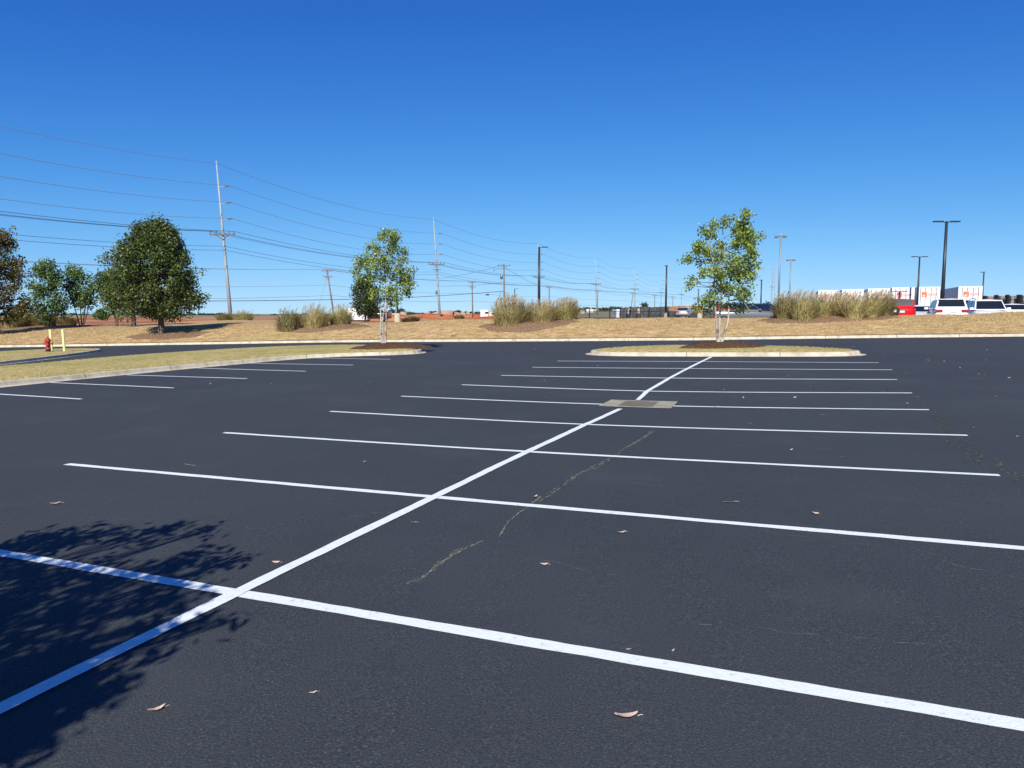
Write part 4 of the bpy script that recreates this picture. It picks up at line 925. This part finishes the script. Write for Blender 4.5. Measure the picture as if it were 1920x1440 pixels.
car('parked_suv', 'white sport utility car seen from the front with black roof rails', 'car', cpos(1850, 49.5, 1.02), R(-111), 'white', 'suv', 1.76, 1.98, 4.6, rails=True)
car('parked_car', 'white car with red tail lamp peeping out right of the roof-railed car', 'car', cpos(1893, 55.5, 1.05), R(68), 'white', 'sedan', 1.5, 1.8, 4.5)
car('parked_car', 'blue-grey car cut by the right edge of the photo', 'car', cpos(1938, 55, 1.3), R(180), 'bluepaint', 'sedan', 1.48, 1.8, 4.5)
car('pickup_truck', 'silver-grey pickup truck standing sideways behind the right-hand tree', 'pickup truck', cpos(1398, 66, .92), R(-4), 'grey', 'pickup', 1.92, 2.0, 5.9)
car('parked_suv', 'dark car whose windscreen rises behind the silver pickup', 'car', cpos(1432, 70, 1.05), R(-60), 'darkpaint', 'suv', 1.74, 1.9, 4.7)
car('parked_car', 'silver car seen from behind, left of the right-hand tree', 'car', cpos(1283, 100, 1.12), R(70), 'silver', 'suv', 1.5, 1.8, 4.4)
car('parked_car', 'red car half hidden by the lower leaves of the right-hand tree', 'car', cpos(1354, 78, 1.25), R(90), 'red', 'sedan', 1.5, 1.8, 4.5)
car('pickup_truck', 'dark pickup in the shade right of the white box truck', 'pickup truck', cpos(697, 92, zat(603, 92)), R(180), 'darkpaint', 'pickup', 1.3, 1.9, 4.6)

# white box truck by the dark tree
bt = Vector((Xof(676, 90), 90, zat(603.5, 90))); root = empty('box_truck', bt, 0, 'small white box truck parked behind the dark round tree', 'truck')
MB().box(-1.3, 1.0, -1.0, 1.0, .22, 1.65).build('cargo_box', M['white'], root, bevel=.04)
MB().loft([[(x, -.9, .22), (x, .9, .22), (x, .8, z), (x, -.8, z)] for x, z in ((-2.0, .75), (-1.75, .85), (-1.5, 1.3), (-1.31, 1.35))]).build('cab', M['white'], root, fix=True, bevel=.04)
MB().box(-1.9, 1.0, -.85, .85, .12, .22).build('chassis', M['black'], root)
for x in (-1.5, .6):
    for s in (-1, 1):
        Mx = Matrix.Translation((x, s*.85, .2)) @ Matrix.Rotation(R(90), 4, 'X'); MB().lathe([(.1, -.1), (.24, -.1), (.24, .1), (.1, .1)], 16, (0, 0, 0), Mx).build('wheel', M['rubber'], root, fix=True)

# ---------------------------------------------------------------- trailers
def bars(glyph, x0, z0, w, h, t):
    G = {'H': [(0, 0, .22, 1), (.78, 0, 1, 1), (.22, .4, .78, .6)], 'U': [(0, 0, .22, 1), (.78, 0, 1, 1), (.22, 0, .78, .2)], 'N': [(0, 0, .22, 1), (.78, 0, 1, 1), (.22, .55, .5, .85), (.5, .2, .78, .5)],
         'T': [(0, .8, 1, 1), (.39, 0, .61, .8)], 'J': [(.62, .15, .88, 1), (.12, 0, .88, .2), (.12, .2, .34, .42)]}[glyph]
    return [(x0+a*w, x0+c*w, z0+b*h, z0+d*h) for a, b, c, d in G]
def trailer(pr, Y, ztop, label, rz=R(-21.5), px_left=True, L=14.6, Hh=2.85, logo=True, mirror=1):
    """rear-left lower corner at pr (px), rear faces the camera; body runs away along local +Y"""
    X = Xof(pr, Y); zb = ztop-4.05; root = empty('semi_trailer', (X, Y, zb), rz, label, 'trailer', 'white freight trailers parked in a row'); Wd = 2.6; z0 = 1.15; z1 = 4.05
    m = MB(); m.box(0, Wd, .06, L, z0, z1-.03); m.build('body', M['trailside'], root, bevel=.02)
    m = MB()
    for k in range(24): y = .5+k*.6; m.box(-.025, -.002, y, y+.05, z0+.1, z1-.12)
    m.box(-.028, -.002, .1, L-.1, z0, z0+.12); m.box(-.028, -.002, .1, L-.1, z1-.14, z1-.04); m.build('side_rib', M['trailside'], root)
    m = MB(); m.box(-.002+0, 0, 0, 0, 0, 0) if False else None
    fr = MB(); fr.box(-.03, .08, -.03, .06, z0-.05, z1); fr.box(Wd-.08, Wd+.03, -.03, .06, z0-.05, z1); fr.box(.08, Wd-.08, -.03, .06, z1-.12, z1); fr.box(.08, Wd-.08, -.03, .06, z0-.05, z0+.06); fr.build('rear_frame', M['trailer'], root)
    for s in (0, 1):
        x0 = .09+s*1.215; d = MB(); d.box(x0, x0+1.2, -.01, .05, z0+.07, z1-.13); do = d.build('rear_door', M['trailer'], root)
        rr_ = MB()
        for xx in (x0+.32, x0+.88): rr_.tube([(xx, -.045, z0+.08), (xx, -.045, z1-.15)], .035, 6)
        rr_.build('lock_rod', M['seam'], do)
    sm = MB(); sm.box(1.292, 1.303, -.02, .0, z0+.08, z1-.14); sm.box(-.034, -.03, -.032, -.031, z0, z1); sm.build('door_seam', M['black'], root)
    if logo:
        lg = MB(); lz = 2.75; s = .62; lg.box(.55, .55+s, -.014-.01, -.0105, lz, lz+s); lo = lg.build('logo_panel', M['orange'], root)
        j = MB()
        for a, b, c, d in bars('J', .62, lz+.08, .46, .46, 0): j.box(a, b, -.03, -.025, c, d)
        j.build('logo_letter', M['trailer'], lo)
        tx = MB(); x = .55+s+.10
        for g in 'HUNT':
            for a, b, c, d in bars(g, x, lz+.12, .22, .36, 0): tx.box(a, b, -.018, -.0105, c, d)
            x += .29
        tx.build('lettering', M['orange'], root)
    for y in (1.2, 2.5):
        for xx in (.25, Wd-.25):
            Mx = Matrix.Translation((xx, y, .52)) @ Matrix.Rotation(R(90), 4, 'Y'); MB().lathe([(.2, -.2), (.5, -.2), (.52, -.1), (.52, .1), (.5, .2), (.2, .2)], 20, (0, 0, 0), Mx).build('wheel', M['rubber'], root, fix=True)
    MB().box(.2, Wd-.2, .0, .08, .5, .62).build('rear_guard', M['black'], root)
    for xx in (.5, Wd-.5): MB().box(xx-.07, xx+.07, L-3.2, L-3.05, 0, z0).build('landing_leg', M['seam'], root)
    return root
TA = R(-21)
for pr, Y, yt, lab in ((1795, 95, 537, 'rightmost white trailer, its grey side and orange logo fully in view'), (1717.5, 97, 538, 'white trailer with orange square logo behind the double lamp, second from the right'), (1671, 98.3, 539, 'white trailer behind the red off-road car, third from the right'),
                       (1626, 99.5, 541, 'white trailer behind the tallest plumes of the right bed, third from the left'), (1577.5, 100.5, 542.5, 'white trailer with brown logo above the grasses, second from the left'), (1533, 101.5, 544, 'leftmost white trailer, only its top showing over the grasses')):
    trailer(pr, Y, zat(yt, Y), lab, TA)

# ---------------------------------------------------------------- fence and stacks behind the right berm
def fence(p0, p1, zb, h, label, step=.14, post=2.4):
    a = Vector((*p0, 0)); b = Vector((*p1, 0)); L = (b-a).length; d = (b-a)/L; root = empty('metal_fence', (a.x, a.y, zb), math.atan2(d.y, d.x), label, 'fence')
    n = int(L/post); m = MB(); m.box(0, L, -.02, .02, h-.18, h-.13); m.box(0, L, -.02, .02, .15, .2); m.build('rail', M['blackfence'], root)
    m = MB()
    for k in range(int(L/step)): m.box(k*step-.011, k*step+.011, -.011, .011, .05, h)
    o = m.build('pickets', M['blackfence'], root); o['kind'] = 'stuff'
    for k in range(n+1): MB().box(k*L/n-.05, k*L/n+.05, -.05, .05, -.1, h+.1).build('fence_post', M['blackfence'], root)
fence((Xof(1066, 96), 96), (Xof(1475, 112), 112), 1.02, 1.25, 'black metal picket fence running behind the centre and right of the berm', .15, 3.0)
# crate stacks: every stack is a thing; layers are parts
def stack(px0, px1, ytop, Y, label, mname, layers=9, cat='crate stack', group='stacks of crates and pallets beyond the fence', gap=.02, deep=1.4, zb=1.08):
    x0, x1 = Xof(px0, Y), Xof(px1, Y); h = zat(ytop, Y)-zb; root = empty('crate_stack', ((x0+x1)/2, Y, zb), rng.uniform(-.04, .04), label, cat, group); w = (x1-x0)*.5; lh = h/layers
    for k in range(layers):
        j = rng.normal()*.03; m = MB(); z = k*lh
        m.box(-w+j, w+j, -deep/2, deep/2, z+lh*.25, z+lh*(1-gap)); nb = max(2, int((x1-x0)/.5))
        for q in range(nb+1):
            xx = -w+j+(2*w-.1)*q/nb; m.box(xx, xx+.1, -deep/2+.02, deep/2-.02, z, z+lh*.25)
        m.box(-w+j-.02, w+j+.02, -deep/2-.02, -deep/2, z+lh*.75, z+lh*.9)
        m.build('crate_layer', M[mname], root)
SK = [(1163, 1175.5, 578, 122, 'crate'), (1182, 1194, 577.5, 122, 'crate'), (1175.5, 1182, 588, 120, 'crate'), (1201, 1215, 576, 121, 'crate'), (1216.5, 1226, 576, 122, 'crate'), (1226.5, 1235.5, 575.5, 122.5, 'crate'), (1236.5, 1244.5, 575, 122, 'crate'),
      (1245, 1252.5, 574.5, 123, 'crate'), (1194, 1201, 587, 121, 'crate'), (1253, 1264, 574.5, 126, 'cratebrown'), (1264.5, 1271, 574, 126, 'cratebrown'), (1272, 1284, 573.5, 127, 'cratebrown'), (1285, 1291, 573.5, 127, 'cratetan'), (1291.5, 1303, 573, 127, 'cratebrown'), (1304, 1315, 573, 128, 'cratebrown'),
      (1253, 1262, 584, 120, 'crate'), (1263, 1272, 585, 120, 'crate'), (1296, 1305, 586, 120, 'crate')]
LBL = ['dark crate stack at the left end of the row', 'dark crate stack framed by two pale gaps', 'low dark crate stack between the first two tall stacks', 'broad dark crate stack right of the pale gaps', 'dark crate stack, second of the tight dark run', 'dark crate stack in the middle of the tight dark run', 'dark crate stack just left of the thin lamp pole', 'dark crate stack directly behind the thin lamp pole',
       'low dark crate stack under the second pale gap', 'orange-brown crate stack first right of the thin lamp pole', 'narrow orange-brown crate stack, second right of the lamp pole', 'orange-brown crate stack above the silver car', 'narrow tan crate stack above the silver car', 'orange-brown crate stack above the right of the silver car', 'orange-brown crate stack partly behind the right-hand tree\'s leaves',
       'low dark crate stack in front of the first brown stack', 'low dark crate stack left of the silver car', 'low dark crate stack right of the silver car']
for (a, b, c, d, mm), l in zip(SK, LBL): stack(a, b, c, d, l, mm)
for a, b, l in ((1175, 1182.5, 'pale container end in the gap left of the second dark stack'), (1195, 1201.5, 'pale container end in the gap right of the second dark stack'), (1156, 1162, 'pale container end at the left end of the crate row')):
    Y = 135; x0, x1 = Xof(a, Y), Xof(b, Y); o = empty('container', ((x0+x1)/2, Y, 1.1), 0, l, 'container'); zt = zat(578.5 if a > 1160 else 580, Y)-1.1
    MB().box(-(x1-x0)/2, (x1-x0)/2, 0, 6, 0, zt).build('shell', M['cratetan'] if a > 1160 else M['white'], o, bevel=.03); MB().box(-.03, .03, -.02, 0, .1, zt-.1).build('door_seam', M['seam'], o)
# pallet stacks with dark uprights at the right edge
def pallets(px0, px1, ytop, Y, label, n=14):
    x0, x1 = Xof(px0, Y), Xof(px1, Y); zb = 1.2; h = zat(ytop, Y)-zb; root = empty('pallet_stack', ((x0+x1)/2, Y, zb), 0, label, 'pallet stack', 'pallet stacks at the right edge'); w = (x1-x0)/2; lh = h/n
    for k in range(n):
        j = rng.normal()*.04; m = MB(); z = k*lh; m.box(-w+j, w+j, -.6, .6, z+lh*.72, z+lh*.95); m.box(-w+j, w+j, -.6, .6, z+.01, z+lh*.18)
        for q in range(4):
            xx = -w+j+(2*w-.12)*q/3; m.box(xx, xx+.12, -.58, .58, z+lh*.18, z+lh*.72)
        m.build('pallet_layer', M['pallet'], root)
XP = [(1832, 1841, 556, 'pallet stack next to the rightmost trailer'), (1847, 1855, 555.5, 'pallet stack right of the far lamp pole'), (1856, 1863.5, 556, 'pallet stack left of the second black upright'), (1868, 1876, 555, 'pallet stack right of the second black upright'),
      (1876.5, 1884.5, 555, 'pallet stack left of the third black upright'), (1889, 1896, 554.5, 'pallet stack right of the third black upright'), (1896.5, 1904.5, 554.5, 'pallet stack left of the tallest black upright'), (1912, 1920, 554, 'pallet stack right of the tallest black upright'), (1921, 1930, 554, 'pallet stack cut off by the right edge of the photo')]
for a, b, c, l in XP: pallets(a, b, c, 104, l)
for k, (px, yt, wv, l) in enumerate(((1844, 554.5, 4, 'black rack upright at the foot of the far lamp pole'), (1866, 553, 3.6, 'second black rack upright among the pallets'), (1886.8, 552.5, 3.2, 'third black rack upright among the pallets'), (1909, 552.5, 5.5, 'widest black rack upright near the right edge'))):
    Y = 102.5; x = Xof(px, Y); h = zat(yt, Y)-1.2; w = wv*Y/F/2; o = empty('rack_upright', (x, Y, 1.2), 0, l, 'upright', 'black uprights among the pallets')
    MB().box(-w, -w+.08, -.3, .3, 0, h).build('post', M['black'], o); MB().box(w-.08, w, -.3, .3, 0, h).build('post', M['black'], o)
    m = MB()
    for q in range(9): m.box(-w+.08, w-.08, -.29, .29, h*q/9+.05, h*q/9+h*.085)
    m.build('brace', M['black'], o)

# ---------------------------------------------------------------- construction site in the middle distance
def dmound(px, Y, rx, ry, h, m='dirt', nm='dirt_mound'):
    X = Xof(px, Y); mound(X, Y, rx, ry, h, M[m], nm)
dmound(838, 205, 6.0, 3, 1.9); dmound(800, 190, 9, 4, 1.1); dmound(740, 130, 8, 3, .9); dmound(700, 140, 8, 3, .9); dmound(905, 230, 12, 4, 1.0); dmound(925, 150, 5, 3, .5); dmound(770, 150, 9, 3, .8)
def shed(px0, px1, ytop, ybot, Y, label, m='white', door=True):
    x0, x1 = Xof(px0, Y), Xof(px1, Y); zb = zat(ybot, Y); h = zat(ytop, Y)-zb; w = (x1-x0)/2; o = empty('site_cabin', ((x0+x1)/2, Y, zb), 0, label, 'cabin')
    MB().box(-w, w, 0, 2.5, 0, h).build('wall', M[m], o); MB().box(-w-.08, w+.08, -.08, 2.58, h, h+.1).build('roof', M['trailside'], o)
    if door: MB().box(-w*.5, -w*.5+.9, -.03, 0, .1, min(2.1, h*.8)).build('door', M['trailside'], o); MB().box(w*.2, w*.2+1.0, -.03, 0, h*.45, h*.75).build('window', M['glass'], o)
shed(901, 915, 581.5, 594, 190, 'white site cabin on the red dirt left of the centre grasses')
shed(916, 925, 583.5, 595, 185, 'cream site cabin half behind the centre grasses', 'sand')
shed(1100, 1113, 580, 585.5, 320, 'far low white shed right of the centre grasses', 'white', False)
shed(1114, 1122, 580.5, 585, 330, 'far cream shed at the foot of the fourth steel pole', 'sand', False)
shed(1088, 1096, 583, 588, 260, 'small far cream shed by the right end of the centre grasses', 'sand', False)
for px, l in ((735, 'far cream machine behind the left median tree'), (716, 'far pale machine by the white stems of the median tree'), (756, 'far small cream machine right of the lamp base'), (802, 'far cream machine left of the second steel pole'), (870, 'far pale machine right of the red mound'), (880, 'far cream machine at the foot of the wooden pole')):
    Y = 240+px % 7*6; b = Vector((Xof(px, Y), Y, zat(592.3, Y))); o = empty('construction_machine', b, random.uniform(-1, 1), l, 'machine', 'far construction machines')
    MB().box(-1.1, 1.1, -.7, .7, .3, .8).build('body', M['sand'], o, bevel=.05); MB().box(-.9, -.1, -.6, .6, .8, 1.35).build('cab', M['sand'], o, bevel=.05); MB().box(-1.2, 1.2, -.8, .8, 0, .35).build('track', M['black'], o)
    MB().tube([(.8, 0, .8), (1.7, 0, 1.3), (2.2, 0, .5)], .1, 5).build('arm', M['sand'], o)

# far woods and single far trees
def wood(px0, px1, ytop, ybase, Y, n, label_=None, size=1.6, depth=60, wob=2.0):
    mb = MB()
    for k in range(n):
        px = random.uniform(px0, px1); D = Y+random.uniform(0, depth); hv = zat(ytop+wob*(math.sin(px*.13)+math.sin(px*.041+1)+random.uniform(-.8, 1.2)), D)-zat(ybase, D); x = Xof(px, D); z = zat(ybase, D); hv = max(2, hv)
        wv = max(2.2, hv*.38)*random.uniform(.8, 1.2); m_ = int(90)
        P = rng.normal(size=(m_, 3)); P /= np.linalg.norm(P, axis=1)[:, None]; P *= rng.random(m_)[:, None]**.33
        pts = np.stack([x+P[:, 0]*wv, D+P[:, 1]*wv, z+hv*.55+P[:, 2]*hv*.5], 1); quadleaves(mb, pts, size, .8)
    return tag(mb.build('far_wood', M['farleaf']), kind='stuff')
wood(-200, 420, 588.5, 594, 620, 150, wob=1.0)
wood(420, 700, 590.5, 596, 600, 130, wob=1.2)
wood(690, 925, 585.5, 594, 620, 170, wob=1.3)
wood(1060, 1320, 577.5, 590, 700, 170, wob=.9, size=2.0)
wood(1420, 1560, 575.5, 590, 620, 80, wob=.8)
wood(1480, 1960, 573, 590, 700, 150, wob=.8)
ft = place(190, 160); crown_tree(Vector((ft.x, 160, zat(599, 160))), [[(190, 599), (190, 593), (191, 588)]], [(582, 188, 196), (586, 181, 201), (591, 177, 204), (596, 176, 203)], 160, 'small far round tree on the red dirt between the small trees', M['bluleaf'], M['bark'], .45, 1400, nblob=24, stemr=.2, name='far_tree', spread=.3)
for px, yt, wv, l in ((1209, 571.5, 5, 'far dark bushy tree poking above the crate stacks'), (1439, 570, 7, 'far tree top above the dark car behind the pickup'), (640+95, 583, 4, 'far thin tree behind the lamp base'), (752, 582, 5, 'far pine right of the lamp base, above the shrubs')):
    Y = 300; ft = Vector((Xof(px, Y), Y, zat(592, Y))); crown_tree(ft, [[(px, 592), (px, 586), (px, yt+3)]], [(yt, px-wv*.5, px+wv*.5), (yt+3, px-wv, px+wv), (yt+7, px-wv, px+wv), (590, px-wv*.7, px+wv*.7)], Y, l, M['farleaf'], M['bark'], .8, 900, nblob=18, stemr=.25, name='far_tree', spread=.5)
# ---------------------------------------------------------------- fallen leaves on the asphalt
def leaf_mesh(k):
    rr = random.Random(k); m = MB(); n = 7; L = .055; W_ = .018*rr.uniform(.8, 1.4); curl = rr.uniform(.15, .6)
    v = []
    for i in range(n+1):
        t = i/n; w = W_*math.sin(math.pi*min(1, t*1.02))**.7*(1+.12*rr.uniform(-1, 1)); x = (t-.5)*2*L; z = .004+curl*.03*(abs(t-.5)*2)**2+rr.uniform(0, .002)
        v += [(x, -w, z+curl*.012), (x, 0, z), (x, w, z+curl*.016)]
    m.add(v, [(3*i+a, 3*i+a+1, 3*i+a+4, 3*i+a+3) for i in range(n) for a in (0, 1)])
    m.tube([(L, 0, .008), (L+.02, .003, .012), (L+.035, .004, .005)], .0015, 4)
    me = bpy.data.meshes.new('fallen_leaf'); me.from_pydata(m.v, [], m.f); me.materials.append(M['litter']); return me
LM = [leaf_mesh(k) for k in range(8)]
SL = [(1174, 1348, 1.75, .3, 'largest fallen leaf, pinkish, lying alone at the bottom centre'), (293, 1334, 1.3, .9, 'curled tan leaf lying alone at the bottom left'), (1020, 1060, .9, .2, 'rust-orange leaf beside a hairline crack'), (1004, 933, 1.5, 1.2, 'pale leaf standing on the second stall line near the long crack'),
      (1368, 943, 1.6, -.2, 'pale leaf between the second and third stall lines'), (1166, 1000, 1.1, .4, 'whitish leaf just below the second stall line'), (104, 946, 1.4, .6, 'dark curled leaf above the tree shadow'), (354, 873, 1.6, .1, 'pale leaf right above the left end of the second stall line'), (517, 1056, .9, .3, 'small pale leaf between the tree shadow and the centre line'),
      (587, 1301, .6, .5, 'tiny white leaf scrap at the lower left centre'), (1528, 964, 1.0, .1, 'thin pale leaf right of the middle, above the long crack'), (1262, 1222, .5, 1, 'tiny white scrap below the hairline crack'), (1177, 1219, .5, .5, 'tiny white scrap above the nearest stall line'), (776, 981, .8, .4, 'small brown leaf below the crossing of the centre line')]
for k, (px, py, s, a, l) in enumerate(SL):
    x, y = onlot(px, py); o = bpy.data.objects.new('fallen_leaf', LM[k % 8]); COL.objects.link(o); s *= .6; o.location = (x, y, lot(x, y)+.004); o.rotation_euler = (random.uniform(-.25, .25), random.uniform(-.2, .2), a); o.scale = (s,)*3; tag(o, l, 'leaf', 'fallen leaves on the asphalt')
rl = random.Random(5)
far = [(1394, 746), (1490, 746), (1407, 795), (1578, 857), (1826, 803), (1909, 819), (1484, 844), (1850, 656), (1835, 702), (1848, 703), (1828, 693), (1892, 709), (1740, 676), (1770, 678), (1850, 676), (1695, 688), (1721, 745), (1700, 757), (1655, 735), (1358, 731), (1340, 764), (1520, 726), (1021, 713), (1020, 745),
       (1745, 638), (1725, 640), (1704, 652), (1712, 640), (1630, 640), (1646, 650), (1660, 664), (1800, 690), (1870, 745), (1700, 700), (1510, 640), (935, 651), (965, 664), (1003, 655), (787, 677), (640, 700), (555, 711), (508, 720), (395, 720), (690, 717), (680, 724), (240, 668), (230, 664), (280, 655), (1614, 668), (1600, 650), (1120, 686), (1480, 706), (1545, 778), (684, 866)]
spots = 'right side of the lot;far right aisle;aisle by the far kerb;left aisle;middle stalls'.split(';')
for k, (px, py) in enumerate(far):
    x, y = onlot(px, py); o = bpy.data.objects.new('fallen_leaf', LM[rl.randrange(8)]); COL.objects.link(o); s = rl.uniform(.4, .8)*(.6 if py > 820 else 1.0); o.location = (x, y, lot(x, y)+.004); o.rotation_euler = (rl.uniform(-.5, .5), rl.uniform(-.4, .4), rl.uniform(0, 6.28)); o.scale = (s,)*3
    tag(o, 'tiny pale dry leaf speck scattered on the dark asphalt of the lot', 'leaf', 'fallen leaves on the asphalt')
